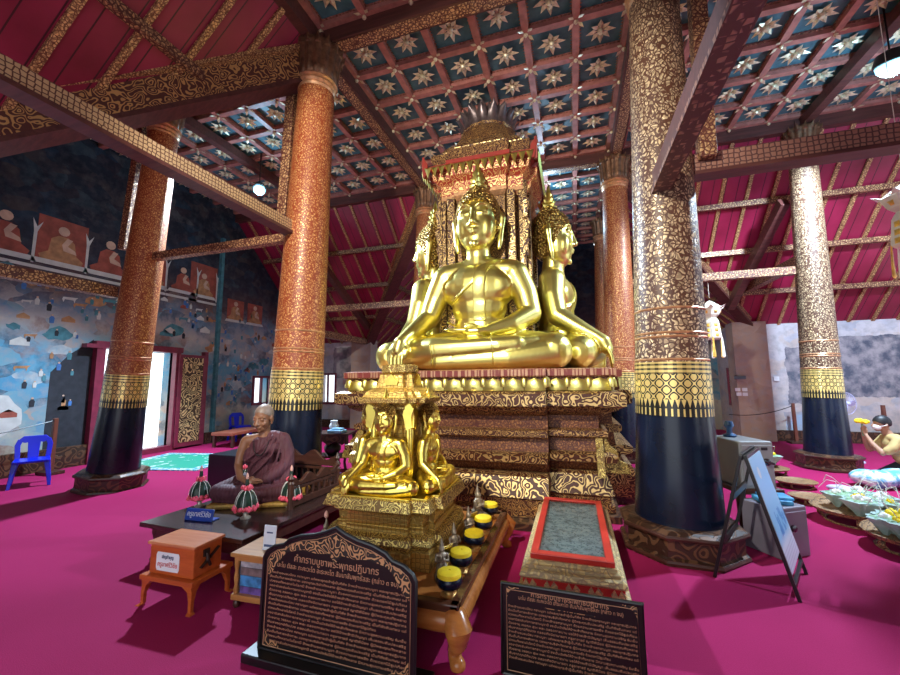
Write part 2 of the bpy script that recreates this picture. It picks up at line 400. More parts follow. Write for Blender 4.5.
# skirting of dark wood along the far walls
for nm, c, d in (('baseboard_back_right', (8.4, W - .05, .14), (4.1, .1, .28)), ('baseboard_back_left', (-7.2, W - .05, .14), (2.1, .1, .28)), ('baseboard_left', (-E + .05, -3.5, .2), (.1, 4.8, .4)), ('baseboard_left_back', (-E + .05, 3.7, .15), (.1, 4.4, .3)), ('baseboard_right', (ER - .05, 3.4, .14), (.1, 5.0, .28))):
    mb = MB(); mb.box(c, d); S(nm, mb, M_plinth)

# windows with pink-maroon frames, panes of pale glass
M_maroonframe = plain('maroon_door_paint', (.20, .022, .05), .4, 0, .2)
M_glass, nt, b = new_mat('pale_window_glass')
b.inputs['Base Color'].default_value = (.95, .98, 1, 1); b.inputs['Roughness'].default_value = .3; b.inputs['Transmission Weight'].default_value = 1.0; b.inputs['IOR'].default_value = 1.02
wn = [0]
def window(place, u0, u1, z0, z1):
    wn[0] += 1; f = MB(); t = .07
    for (a, c, d, e) in ((u0 - t, u1 + t, z1, z1 + t), (u0 - t, u1 + t, z0 - t, z0), (u0 - t, u0, z0, z1), (u1, u1 + t, z0, z1), ((u0 + u1) / 2 - .02, (u0 + u1) / 2 + .02, z0, z1)):
        vs = [place(p, q, r) for q in (-.04, .06) for p, r in ((a, d), (c, d), (c, e), (a, e))]
        f.add(vs, [(0,1,2,3),(7,6,5,4),(0,4,5,1),(1,5,6,2),(2,6,7,3),(3,7,4,0)])
    o = S('window_%d' % wn[0], f, M_maroonframe)
    g = MB(); vs = [place(p, q, r) for q in (.02, .026) for p, r in ((u0, z0), (u1, z0), (u1, z1), (u0, z1))]
    g.add(vs, [(0,1,2,3),(7,6,5,4),(0,4,5,1),(1,5,6,2),(2,6,7,3),(3,7,4,0)]); P('window_pane', g, M_glass, o, False)
window(lambda u, t, z: (-E - t, u, z), 3.2, 3.8, 1.0, 1.78)
window(lambda u, t, z: (u, W + t, z), -7.72, -7.12, .9, 1.9)
window(lambda u, t, z: (W + t, u, z), 6.75, 7.35, .9, 1.9)

# door of the left arm: maroon frame, one gilt leaf folded back on the wall
d = MB(); y0, y1, z1 = DOOR[0], DOOR[1], DOOR[3]
for c, s_ in (((-E + .03, y0 - .07, z1 / 2), (.22, .16, z1)), ((-E + .03, y1 + .06, z1 / 2), (.22, .12, z1)), ((-E + .03, (y0 + y1) / 2, z1 + .07), (.22, y1 - y0 + .34, .14)), ((-E + .03, (y0 + y1) / 2, .06), (.22, y1 - y0, .12))): d.box(c, s_)
d.box((-E + .03, y0 - .2, z1 + .03), (.26, .3, .08)); d.box((-E + .03, y1 + .85, z1 + .03), (.2, .1, .1))
door = S('door_1', d, M_maroonframe)
M_doorgilt = gilt('door_leaf_gilt', (.06, .03, .012), (.85, .64, .30), scale=7, mode='scroll', warp=.1, gmetal=.4, grough=.4)
d = MB(); d.box((-E + .17, y1 + .40, 1.2), (.05, .70, 2.3)); lf = P('door_leaf', d, M_maroonframe, door, False, .006)
d = MB(); d.box((-E + .198, y1 + .42, 1.22), (.012, .56, 2.12)); P('gilt_panel', d, M_doorgilt, lf, False)
d = MB(); d.box((-E + .12, y1 + .82, 1.2), (.1, .1, 2.34)); P('door_jamb', d, M_maroonframe, door, False)

# ------------------------------------------------------------------ setting: coffered ceiling
M_panel, nt, b = new_mat('coffer_panel_blue')
v = coords(nt); nn = N_noise(nt, v, 5.0)
L(nt, ramp(nt, nn, [(.3, (.035, .10, .125)), (.7, (.09, .21, .25))]), b.inputs['Base Color']); b.inputs['Roughness'].default_value = .45
M_rib = plain('coffer_rib_salmon', (.40, .15, .12), .42, .0, .25, 9)
M_ribdark = plain('coffer_rib_edge', (.30, .13, .08), .4, .35, .4, 30)
M_star = plain('rosette_gold', (.70, .58, .38), .38, .35, .25, 20)
ST = .70
def rosette_mesh():
    mb = MB()
    for i in range(8):
        a = 2 * PI * i / 8; r = .215 if i % 2 == 0 else .185; w = .042
        d_, e = Vector((math.cos(a), math.sin(a), 0)), Vector((-math.sin(a), math.cos(a), 0))
        m_ = d_ * r * .5
        mb.add([d_ * .03 + Vector((0, 0, -.03)), m_ + e * w + Vector((0, 0, -.03)), d_ * r + Vector((0, 0, -.055)), m_ - e * w + Vector((0, 0, -.03)), m_ + Vector((0, 0, -.062)), m_ + Vector((0, 0, -.012))],
               [(0,1,4),(1,2,4),(2,3,4),(3,0,4),(1,0,5),(2,1,5),(3,2,5),(0,3,5)])
    mb.lathe([(.001, -.085), (.03, -.08), (.045, -.055), (.045, -.005)], 10)
    return mb.mesh('rosette', [M_star], False)
ROS = rosette_mesh()
def ceiling(name, x0, x1, y0, y1):
    mb = MB(); mb.box(((x0 + x1) / 2, (y0 + y1) / 2, ZC + .06), (x1 - x0, y1 - y0, .1))
    o = S(name, mb, M_panel)
    nx = max(1, round((x1 - x0) / ST)); ny = max(1, round((y1 - y0) / ST)); sx = (x1 - x0) / nx; sy = (y1 - y0) / ny
    r = MB(); zr = ZC - .045
    for i in range(nx + 1):
        r.m = 0; x = x0 + i * sx; r.box((x, (y0 + y1) / 2, zr), (.10, y1 - y0, .11)); r.m = 1
        for s in (-1, 1):
            k = int((y1 - y0) / .055)
            for j in range(k):
                y = y0 + (j + .5) * (y1 - y0) / k
                r.add([(x + s*.05, y - .026, ZC - .03), (x + s*.05, y + .026, ZC - .03), (x + s*.085, y, ZC - .03), (x + s*.05, y, ZC - .005)], [(0,1,2),(1,0,3),(2,1,3),(0,2,3)])
    for i in range(ny + 1):
        r.m = 0; y = y0 + i * sy; r.box(((x0 + x1) / 2, y, zr), (x1 - x0, .10, .106)); r.m = 1
        for s in (-1, 1):
            k = int((x1 - x0) / .055)
            for j in range(k):
                x = x0 + (j + .5) * (x1 - x0) / k
                r.add([(x - .026, y + s*.05, ZC - .03), (x + .026, y + s*.05, ZC - .03), (x, y + s*.085, ZC - .03), (x, y + s*.05, ZC - .005)], [(0,1,2),(1,0,3),(2,1,3),(0,2,3)])
    P('coffer_ribs_molding', r, [M_rib, M_ribdark], o, False)
    bd = MB()
    for i in range(nx + 1):
        for j in range(ny + 1):
            bx, by = x0 + i * sx, y0 + j * sy
            bd.lathe([(.001, -.16), (.022, -.145), (.034, -.12), (.02, -.10)], 8, (bx, by, ZC))
            for q in range(4):
                a = PI / 4 + q * PI / 2; dx, dy = math.cos(a), math.sin(a); ex, ey = -dy * .03, dx * .03
                z = ZC - .10
                bd.add([(bx + dx*.04, by + dy*.04, z), (bx + dx*.09 + ex, by + dy*.09 + ey, z - .012), (bx + dx*.155, by + dy*.155, z - .035), (bx + dx*.09 - ex, by + dy*.09 - ey, z - .012), (bx + dx*.09, by + dy*.09, z + .012)], [(0,1,2,3),(1,0,4),(2,1,4),(3,2,4),(0,3,4)])
    P('bud_molding', bd, M_star, o, False)
    for i in range(nx):
        for j in range(ny):
            s = link('rosette', ROS, o, (x0 + (i + .5) * sx, y0 + (j + .5) * sy, ZC)); s.rotation_euler.z = random.uniform(-.1, .1)
e_ = 2.12
ceiling('ceiling', -e_, e_, -e_, e_)
ceiling('ceiling_left', -E - .3, -A - .14, -e_, e_)
ceiling('ceiling_right', A + .14, ER, -e_, e_)
ceiling('ceiling_back', -e_, e_, A + .14, E)
ceiling('ceiling_front', -e_, e_, -E, -A - .14)

# ------------------------------------------------------------------ setting: aisle roofs (red boards, gilt rafters, purlins)
M_boards, nt, b = new_mat('red_roof_boards')
v = coords(nt, 'UV'); sx = N(nt, 'SeparateXYZ'); L(nt, v, sx.inputs[0])
fr = math_n(nt, 'FRACT', math_n(nt, 'DIVIDE', sx.outputs[0], .24)); no = N(nt, 'TexNoise', i_Scale=1.5, i_Detail=4.0); L(nt, v, no.inputs['Vector'])
cc = ramp(nt, no.outputs[0], [(.3, (.19, .009, .030)), (.7, (.33, .017, .064))])
L(nt, mixc(nt, math_n(nt, 'LESS_THAN', fr, .06), cc, (.05, .006, .012)), b.inputs['Base Color']); b.inputs['Roughness'].default_value = .38
bump(nt, b, math_n(nt, 'GREATER_THAN', fr, .06), .5, .01)
def roof(name, f, U0, strip_w, E=E):
    """f(u, d, h): u along the eaves, d = distance from the hall's axis, h below the boards"""
    zz = lambda d_: ZT - SL * (d_ - A)
    poly = [(E + .3, A - .05), (A, A - .05), (W + .28, W + .28), (E + .3, W + .28)]
    mb = MB(); n = 4
    top = [f(u, d_, zz(d_)) for u, d_ in poly]; up = [f(u, d_, zz(d_) + .06) for u, d_ in poly]
    mb.add(top + up, [(0,1,2,3), (7,6,5,4), (0,4,5,1), (1,5,6,2), (2,6,7,3), (3,7,4,0)], [tuple((u, d_) for u, d_ in poly), tuple((u, d_) for u, d_ in poly[::-1])] + [((0, 0),) * 4] * 4)
    o = S(name, mb, M_boards)
    u = A + U0
    while u < E:
        d1 = min(W, u); r = MB()
        if d1 - A > .25:
            p, q = Vector(f(u, A, zz(A) - .02)), Vector(f(u, d1, zz(d1) - .02)); r.beam(p, q, strip_w, .05, up=Vector(f(u, A, 1)) - Vector(f(u, A, 0))); P('rafter', r, M_strip, o, False)
        u += .50
    for d_ in (A + .95, A + 1.85, A + 2.75):
        r = MB(); r.beam(f(d_, d_, zz(d_) - .10), f(E, d_, zz(d_) - .10), .09, .12); P('purlin', r, M_beam, o, False)
for sx_ in (-1, 1):
    for sy_ in (-1, 1):
        sw = .07
        roof('roof', lambda u, d_, z, a=sx_, c=sy_: (a * u, c * d_, z), .25, sw, ER if sx_ > 0 else E)      # aisle beside a side arm
        roof('roof', lambda u, d_, z, a=sx_, c=sy_: (a * d_, c * u, z), .25, sw)      # aisle beside the front or back arm
# ------------------------------------------------------------------ beams
def thing1(name, mb, mat, label, cat, group=None, smooth=False, bevel=0.0, kind=None):
    o = P(name, mb, mat, None, smooth, bevel); return tag(o, label, cat, group, kind)
arch = [((-A, -A), (A, -A), 'dark gilt architrave between the two front columns under the coffers'),
        ((-A, A), (A, A), 'dark architrave crossing behind the shrine crown under the coffers'),
        ((-A, -A), (-A, A), 'gilt architrave slanting away from the monk statue column under the coffers'),
        ((A, -A), (A, A), 'gilt architrave running back from the big brown column under the coffers')]
for p, q, lab in arch:
    mb = MB(); mb.beam((p[0], p[1], ZC - .16), (q[0], q[1], ZC - .16), .24, .30); o = thing1('architrave_beam', mb, M_beamwood, lab, 'beam', None, False, 0, 'thing')
    mb = MB(); dx = Vector((q[0]-p[0], q[1]-p[1], 0)).normalized(); mb.beam(Vector((p[0], p[1], ZC - .315)) + dx*.3, Vector((q[0], q[1], ZC - .315)) - dx*.3, .17, .02); P('gilt_soffit', mb, M_beam, o, False)
for (p, q, lab) in (((-A, -A), (-E - .3, -A), 'maroon eaves beam above the blue chair side aisle'), ((-A, A), (-E - .3, A), 'maroon eaves beam behind the door leaf column'), ((A, A), (ER, A), 'maroon eaves beam over the far slender brown column'), ((A, -A), (ER, -A), 'maroon eaves beam beside the lit lamp'), ((-A, A), (-A, E), 'maroon eaves beam behind the shrine crown'), ((A, A), (A, E), 'maroon eaves beam behind the pink far column'), ((-A, -A), (-A, -E), 'maroon eaves beam overhead'), ((A, -A), (A, -E), 'maroon eaves beam over the big column')):
    mb = MB(); mb.beam((p[0], p[1], ZC - .16), (q[0], q[1], ZC - .16), .22, .34); o = S('trim_2', mb, M_beamwood)
for x in (B, -B):
    mb = MB(); mb.beam((x, -A, ZC - .20), (x, A, ZC - .20), .15, .18); thing1('cross_beam', mb, M_beamwood, 'dark purple cross beam beside the %s under the coffers' % ('bright lamp above the kneeling worshipper' if x > 0 else 'lamp above the doorway'), 'beam', None, False, 0, 'thing')
TIES = [((-A, -A - .2, 3.72), (-A, -B, 3.72), .13, .15, M_scalebeam, 'scale patterned tie beam slanting down to the column behind the monk'),
        ((A, -A - .2, 3.62), (A, -B, 3.62), .13, .19, M_beamwood, 'patterned tie beam slanting down to the big brown column'),
        ((-A - .2, -A, 3.68), (-B + .2, -A, 3.68), .12, .12, M_beam, 'thin tie beam joining the monk column and the doorway column'),
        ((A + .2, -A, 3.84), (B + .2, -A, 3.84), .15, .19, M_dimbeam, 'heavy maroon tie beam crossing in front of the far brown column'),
        ((-B + .2, A, 3.60), (-A - .2, A, 3.60), .15, .15, M_beam, 'pale thin tie beam beside the front statue shoulder, before the painted rafter'),
        ((A + .2, A, 3.68), (B - .2, A, 3.68), .15, .15, M_beam, 'thin pale tie beam between the big brown column and the far brown column'),
        ((-B, -A - .2, 3.08), (-B, -W, 3.08), .16, .17, M_beam, 'bright gilt tie beam crossing the mural beside the doorway column'),
        ((B, A + .2, 3.92), (B, 4.85, 3.92), .17, .2, M_beam, 'short slanting strut beam meeting the tan corner pier'),
        ((-B, A + .2, 3.05), (-B, W - .4, 3.05), .17, .2, M_beam, 'short strut beam low under the red boards by the small far window')]
for p, q, w, h, mt, lab in TIES:
    mb = MB(); mb.beam(p, q, w, h); o = thing1('tie_beam', mb, mt, lab, 'beam', 'tie beams between the columns', False, 0, 'thing')
    if w == .13 or h == .19:
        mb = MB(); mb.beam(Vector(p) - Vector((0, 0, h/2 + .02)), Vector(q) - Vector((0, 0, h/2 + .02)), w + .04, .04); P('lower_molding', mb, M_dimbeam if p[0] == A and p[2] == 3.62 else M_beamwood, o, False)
for sx_, sy_, mt, w, dp, lab in ((-1, -1, M_naga, .20, .42, 'great slanting valley beam with a golden naga painted on its side'), (-1, 1, M_naga, .24, .40, 'orange valley beam painted with gold, below the far column capital'), (1, 1, M_beam, .20, .34, 'valley beam falling to the tan corner pier'), (1, -1, M_beam, .20, .34, 'valley beam over the front side aisle')):
    mb = MB(); p = Vector((sx_ * (A + .12), sy_ * (A + .12), ZT - .11 - dp / 2)); q = Vector((sx_ * (W - .12), sy_ * (W - .12), ZB + .34 - dp / 2)); mb.beam(p, q, w, dp)
    o = thing1('valley_beam', mb, mt, lab, 'beam', None, False, 0, 'thing')
    mb = MB(); n_ = (q - p).normalized(); u_ = Vector((0, 0, 1)); mb.beam(p + u_ * (dp / 2 + .03), q + u_ * (dp / 2 + .03), w + .14, .07); P('gilt_edge_batten', mb, M_strip, o, False)
    mb = MB(); mb.beam(p - u_ * (dp / 2 + .05), q - u_ * (dp / 2 + .05), w + .06, .06); P('lower_molding', mb, M_beamwood, o, False)
for sx_ in (-1, 1):    # bare hip struts from the outer far columns to the pier
    mb = MB(); mb.beam((sx_ * (B - .1), A + .3, 5.2), (sx_ * (W - .55), W - .75, 3.5), .16, .2); thing1('strut_beam', mb, M_beamwood, 'dark sloping strut under the red boards, %s' % ('above the tan pier with the notices' if sx_ > 0 else 'beside the orange painted valley beam'), 'beam', None, False, 0, 'thing')
exec_later = []
# ------------------------------------------------------------------ painted figures on the left mural (paint, a few mm thick, part of the wall)
M_pblue = plain('mural_blue', (.05, .16, .42), .8, 0, .3); M_pwhite = plain('mural_white', (.55, .55, .52), .8, 0, .1)
M_pdark = plain('mural_dark', (.02, .022, .03), .85, 0, .3); M_pocre = plain('mural_ochre', (.40, .20, .09), .8, 0, .3)
M_pteal = plain('mural_teal', (.06, .20, .24), .8, 0, .3)
pm = [M_mural_red, M_skin_m, M_pblue, M_pwhite, M_pdark, M_pocre, M_pteal]
pt = MB()
def paint(cy, cz, pts, mi, lay=0):
    pt.m = mi; x = -E + .003 + .002 * lay
    n = len(pts); vs = [(x, cy + a, cz + c) for a, c in pts] + [(-E - .01, cy + a, cz + c) for a, c in pts]
    pt.add(vs, [tuple(range(n))[::-1]] + [(i, (i + 1) % n, n + (i + 1) % n, n + i) for i in range(n)])
def disc(r, k=12, sx=1): return [(r * sx * math.cos(2*PI*i/k), r * math.sin(2*PI*i/k)) for i in range(k)]
def seated(cy, cz, s, robe=0):
    body = [(-.42, 0), (.42, 0), (.46, .10), (.30, .22), (.24, .55), (.10, .66), (-.10, .66), (-.24, .55), (-.28, .22), (-.46, .10)]
    paint(cy, cz, [(a * s, c * s) for a, c in body], robe, 2)
    paint(cy, cz + .80 * s, disc(.12 * s), 1, 3)
    paint(cy, cz, [(a * s, c * s) for a, c in [(.02, .30), (.30, .26), (.26, .36), (.10, .44), (.20, .62), (.08, .64), (-.02, .45)]], 1, 3)
    paint(cy, cz - .06 * s, [(a * s, c * s) for a, c in [(-.6, -.06), (.6, -.06), (.52, .06), (-.52, .06)]], 3, 2)
for i, y in enumerate((-3.55, -2.72, -1.88, -1.05, -.2, .65, 1.25)):
    if i % 2 == 0: paint(y, 4.42, [(-.40, -.45), (.40, -.45), (.40, .45), (-.40, .45)], 0, 1)
    paint(y, 3.86, [(-.42, -.06), (.42, -.06), (.42, .0), (-.42, .0)], 3, 1)
    seated(y, 4.02, .78 if i < 5 else .66, 0 if i % 2 else 5)
    paint(y + .41, 4.3, [(-.02, -.4), (.02, -.4), (.03, .2), (.10, .42), (.02, .3), (-.05, .45), (-.02, .2)], 3, 2)
for y in (2.35, 3.1): paint(y, 3.75, [(-.30, -.3), (.30, -.3), (.30, .35), (-.30, .35)], 0, 1); seated(y, 3.5, .6, 5)
rr = random.Random(5)
for k in range(430):
    y = rr.uniform(-5.6, 5.6); z = rr.uniform(1.0, 3.75)
    if DOOR[0] - .35 < y < DOOR[1] + 1.0 and z < 2.75: continue
    if 3.0 < abs(y) < 4.0 and z < 1.95: continue
    t = rr.random(); s = rr.uniform(.05, .095)
    if t < .68:
        paint(y, z, [(-s*.35, -s), (s*.35, -s), (s*.45, .1*s), (s*.15, .55*s), (-s*.15, .55*s), (-s*.45, .1*s)], rr.choice((2, 2, 3, 5, 4, 6)), 2); paint(y, z + .72 * s, disc(s * .22, 8), 1, 2)
    elif t < .80: paint(y, z, [(-s*1.6, -s*.5), (s*1.6, -s*.5), (s*1.6, s*.4), (0, s*1.4), (-s*1.6, s*.4)], rr.choice((3, 5, 6, 0)), 1)
    elif t < .9: paint(y, z, [(-s*1.5, -.2*s), (-s*1.2, -s*.9), (-s, -.2*s), (s*.8, -.2*s), (s, -s*.9), (s*1.2, 0), (s*1.7, s*.6), (s*1.2, s*.5), (-s*1.3, s*.35)], rr.choice((5, 5, 3, 6)), 1)
    else: paint(y, z, [(a + rr.uniform(-.4, .4) * s, c + rr.uniform(-.4, .4) * s) for a, c in disc(s * rr.uniform(1, 2.2), 11, 1.8)], rr.choice((6, 6, 5, 6, 3)), 0)
paint(-2.75, 1.1, [(.55 * math.cos(k * PI / 10) * (1 + .12 * math.sin(3 * k)), .42 * math.sin(k * PI / 10) * (1 + .1 * math.cos(2 * k)) - .05) for k in range(20)], 3, 0)
paint(-1.5, 1.45, [(-.36, -1.2), (.3, -1.2), (.3, 1.1), (-.1, .75), (-.36, .4)], 4, 1)
P('painted_figure_pattern', pt, pm, wl, False)
# dark wall post dividing the mural
mb = MB(); mb.box((-E + .05, 1.74, 2.9), (.1, .09, 5.8)); o = S('trim_3', mb, M_pteal)

# ------------------------------------------------------------------ columns
M_band, nt, b = new_mat('gold_lattice_band')
v = coords(nt, 'UV'); sx = N(nt, 'SeparateXYZ'); L(nt, v, sx.inputs[0])
def tri(o_, per): return math_n(nt, 'PINGPONG', o_, per / 2)
u_, z_ = sx.outputs[0], sx.outputs[1]
a_ = math_n(nt, 'ABSOLUTE', math_n(nt, 'SINE', math_n(nt, 'MULTIPLY', math_n(nt, 'ADD', u_, z_), 25.0)))
c_ = math_n(nt, 'ABSOLUTE', math_n(nt, 'SINE', math_n(nt, 'MULTIPLY', math_n(nt, 'SUBTRACT', u_, z_), 25.0)))
pr_ = math_n(nt, 'MULTIPLY', a_, c_); lat = math_n(nt, 'MAXIMUM', math_n(nt, 'GREATER_THAN', pr_, .46), math_n(nt, 'LESS_THAN', pr_, .11))
# hem: narrow hanging drops under the lattice
drop = math_n(nt, 'LESS_THAN', tri(u_, .052), math_n(nt, 'MAXIMUM', math_n(nt, 'MULTIPLY', math_n(nt, 'SUBTRACT', z_, 1.345), .30), math_n(nt, 'MULTIPLY', math_n(nt, 'LESS_THAN', z_, 1.335), .0085)))
hem = math_n(nt, 'LESS_THAN', z_, 1.42)
lines = math_n(nt, 'GREATER_THAN', math_n(nt, 'SINE', math_n(nt, 'MULTIPLY', z_, 150.0)), -.2)
topz = math_n(nt, 'GREATER_THAN', z_, 1.66)
edge = math_n(nt, 'GREATER_THAN', math_n(nt, 'SINE', math_n(nt, 'MULTIPLY', u_, 75.0)), -.2)
mk = mixc(nt, hem, lat, drop); mk = mixc(nt, topz, mk, mixc(nt, .25, lines, edge))
L(nt, mixc(nt, mk, (.012, .011, .008), (.86, .64, .22)), b.inputs['Base Color'])
bwm = N(nt, 'RGBToBW'); L(nt, mk, bwm.inputs[0])
L(nt, math_n(nt, 'MULTIPLY', bwm.outputs[0], .5), b.inputs['Metallic']); b.inputs['Roughness'].default_value = .3
bump(nt, b, bwm.outputs[0], .4, .006)
def rshaft(z): return .93 * (.42 - .055 * min(1, (z - .27) / 1.0) - max(0, z - 1.27) * .0205)
def build_column(first):
    oct_ = PI / 8
    mb = MB(); mb.lathe([(.55, 0), (.55, .05), (.52, .06), (.52, .20), (.545, .215), (.545, .25), (.49, .275), (.395, .28)], 8, ang0=oct_); p = P('plinth', mb, M_plinth, first, False)
    mb = MB()
    for zz in (.025, .232): mb.lathe([(.554, zz - .018), (.56, zz), (.554, zz + .018)], 8, ang0=oct_)
    P('plinth_molding', mb, M_darkwood, p, False)
    mb = MB(); mb.lathe([(rshaft(z) , z) for z in (.27, .5, .8, 1.1, 1.28)], 40); P('lacquered_foot', mb, M_lacquer, first)
    mb = MB(); mb.lathe([(rshaft(z) + .008, z) for z in (1.265, 1.4, 1.55, 1.67, 1.775)], 40, ur=.36); P('gold_band', mb, M_band, first)
    mb = MB(); mb.lathe([(rshaft(z), z) for z in (1.77, 1.9, 2.1, 3, 4, 5, 5.9)], 40, ur=.34); P('shaft', mb, M_shaft, first)
    mb = MB()
    for z in (2.02, 2.06, 2.30, 1.80): mb.lathe([(rshaft(z) + .001, z - .012), (rshaft(z) + .010, z), (rshaft(z) + .001, z + .012)], 40, cap=False)
    P('shaft_ring', mb, M_capring, first)
    mb = MB(); rr_ = rshaft(5.85)
    for k, z in enumerate((5.84, 5.90, 5.96)): mb.lathe([(rr_, z - .03), (rr_ + .018 + .012 * k, z), (rr_ + .012 * k, z + .03)], 40)
    P('capital_ring', mb, M_capring, first)
    mb = MB(); mb.lathe([(rr_ + .02, 5.97), (rr_ + .035, 6.1), (rr_ + .05, 6.3), (rr_ + .085, 6.42), (rr_ + .10, 6.47)], 96, mod=lambda a, z: 1 + .085 * abs(math.sin(a * 8)) - .04); P('lotus_capital', mb, M_capital, first, 'all')
    mb = MB()
    for i in range(16):
        a = (i + .5) * PI / 8; d_ = Vector((math.cos(a), math.sin(a), 0)); e = Vector((-math.sin(a), math.cos(a), 0)); r0 = rr_ + .085
        mb.add([d_ * r0 - e * .05 + Vector((0, 0, 6.38)), d_ * r0 + e * .05 + Vector((0, 0, 6.38)), d_ * (r0 + .05) + Vector((0, 0, 6.53)), d_ * (r0 - .04) + Vector((0, 0, 6.42)), d_ * (r0 + .03) + Vector((0, 0, 6.40))], [(0,4,2),(4,1,2),(0,2,3),(1,3,2),(0,3,1),(0,1,4)])
    P('petal_molding', mb, M_capital, first, False)
    mb = MB(); mb.box((0, 0, 6.5), (.34, .34, .28)); P('capital_block', mb, M_beamwood, first, False)
cols = [((-B, -A), 'red gilt column with black foot standing before the open doorway', -1), ((-A - .05, -A), 'red gilt column with black foot behind the seated monk statue', -1), ((A, -A), 'largest brown gilt column with black foot beside the folding sign', 1),
        ((B, A), 'brown gilt column with black foot beside the kneeling worshipper', 0), ((-A, A), 'slender red column rising behind the small side of the golden statues', 0), ((A, A), 'pinkish gilt column just behind the big brown column', 0), ((A, B), 'farthest thin column between the side statue and the pinkish column', 0), ((-B, A), 'far column hidden behind the monk statue column', 0)]
SHIFT = .17      # the old frame leans: everything on top of the columns sits a little off their feet
for o in SC.objects:
    if o.parent is None and o.name.split('.')[0] in ('ceiling', 'ceiling_left', 'ceiling_right', 'ceiling_back', 'ceiling_front', 'roof', 'architrave_beam', 'trim_2', 'cross_beam', 'valley_beam'): o.location.x += SHIFT
c0 = None
for (x, y), lab, post in cols:
    if c0 is None:
        c0 = T('temple_column', lab, 'column', (x, y, 0), 0, 'temple columns', kind='thing'); build_column(c0); r = c0
    else: r = dup(c0, (x, y, 0), 0, lab);
    if (x, y) in ((A, -A), (B, A)):
        for ch_ in r.children:
            if ch_.name.startswith('shaft') and 'ring' not in ch_.name: ch_.material_slots[0].link = 'OBJECT'; ch_.material_slots[0].material = M_shaftbrown
    LEAN = {(-B, -A): .088, (-A, -A): .042, (A, -A): .020, (B, A): .024, (-A, A): .030, (A, A): .022, (A, B): .02}
    r.rotation_euler = (0, LEAN.get((x, y), .036), 0)
    r.scale = (.86, .86, 1) if abs(x) == B else (1, 1, 1)
for (x, y), lab, post in cols:
    if post:
        mb = MB(); mb.box((0, 0, 0), (.15, .15, 2.55)); o = P('square_post', mb, M_beam, None, False, .008, (x + post * .40 + (.42 if x < -3 else .215 if x < 0 else .10), y - (.10 if x > 0 else .05), 5.12)); o.rotation_euler = (0, (.088 if x < -3 else .042 if x < 0 else .02), 0); tag(o, 'square gilt post fixed beside the %s' % ('big brown column above its tie beam' if x > 0 else ('doorway column' if x < -3 else 'monk statue column')), 'post', None, 'thing')

# ------------------------------------------------------------------ great pedestal
def redent(s, d, c, z): 
    q = [(s, c), (s - d, c), (s - d, s - d), (c, s - d), (c, s)]
    out = []
    for k in range(4):
        for (x, y) in q:
            for _ in range(k): x, y = -y, x
            out.append((x, y, z))
    return out
CC = 1.02
def tier(mb, prof): mb.loft([redent(s * (1.045 if z > .6 else 1.0), d, CC, z) for s, d, z in prof])
ped = T('great_pedestal', 'great stepped red and gold pedestal carrying the golden statues', 'pedestal', (0, 0, 0))
for nm, prof, mt in (
    ('floor_plinth', [(2.30, .50, 0), (2.30, .50, .07), (2.18, .44, .09), (2.18, .44, .10)], M_plinth),
    ('base_molding', [(2.16, .42, .095), (2.16, .42, .17), (2.08, .38, .185), (2.08, .38, .26)], M_relieffine),
    ('scroll_band', [(2.06, .36, .255), (2.10, .36, .28), (2.02, .34, .50), (1.94, .32, .53)], M_relief),
    ('recessed_band', [(1.84, .26, .525), (1.82, .26, .64)], M_redbrown),
    ('middle_ledge', [(1.86, .26, .635), (1.95, .26, .66), (1.96, .26, .73), (1.88, .26, .76)], M_relief),
    ('stencilled_recess', [(1.76, .22, .755), (1.74, .22, .92)], M_redbrown),
    ('upper_molding', [(1.80, .22, .915), (1.84, .22, .94), (1.84, .22, 1.01), (1.78, .22, 1.03)], M_relieffine),
    ('stencilled_waist', [(1.73, .2, 1.025), (1.73, .2, 1.19)], M_redbrown),
    ('scallop_molding', [(1.77, .2, 1.185), (1.86, .19, 1.24), (1.88, .19, 1.29)], M_relieffine),
    ('cornice', [(1.94, .18, 1.285), (1.98, .17, 1.31), (1.98, .17, 1.45), (1.93, .17, 1.48)], M_relief),
    ('lotus_seat', [(1.82, .15, 1.475), (1.84, .15, 1.51), (1.82, .15, 1.66)], M_redbrown)):
    mb = MB(); tier(mb, prof); P(nm, mb, mt, ped, False)
mb = MB(); tier(mb, [(1.86, .15, 1.655), (1.88, .15, 1.67), (1.88, .15, 1.745), (1.80, .15, 1.76)]); P('fluted_molding', mb, gilt('fluted_red_gold', (.22, .035, .03), (.55, .30, .18), scale=1, mode='lattice' if False else 'scale', stretch=(24, 24, .5), thr=.12, gmetal=.3), ped, False)
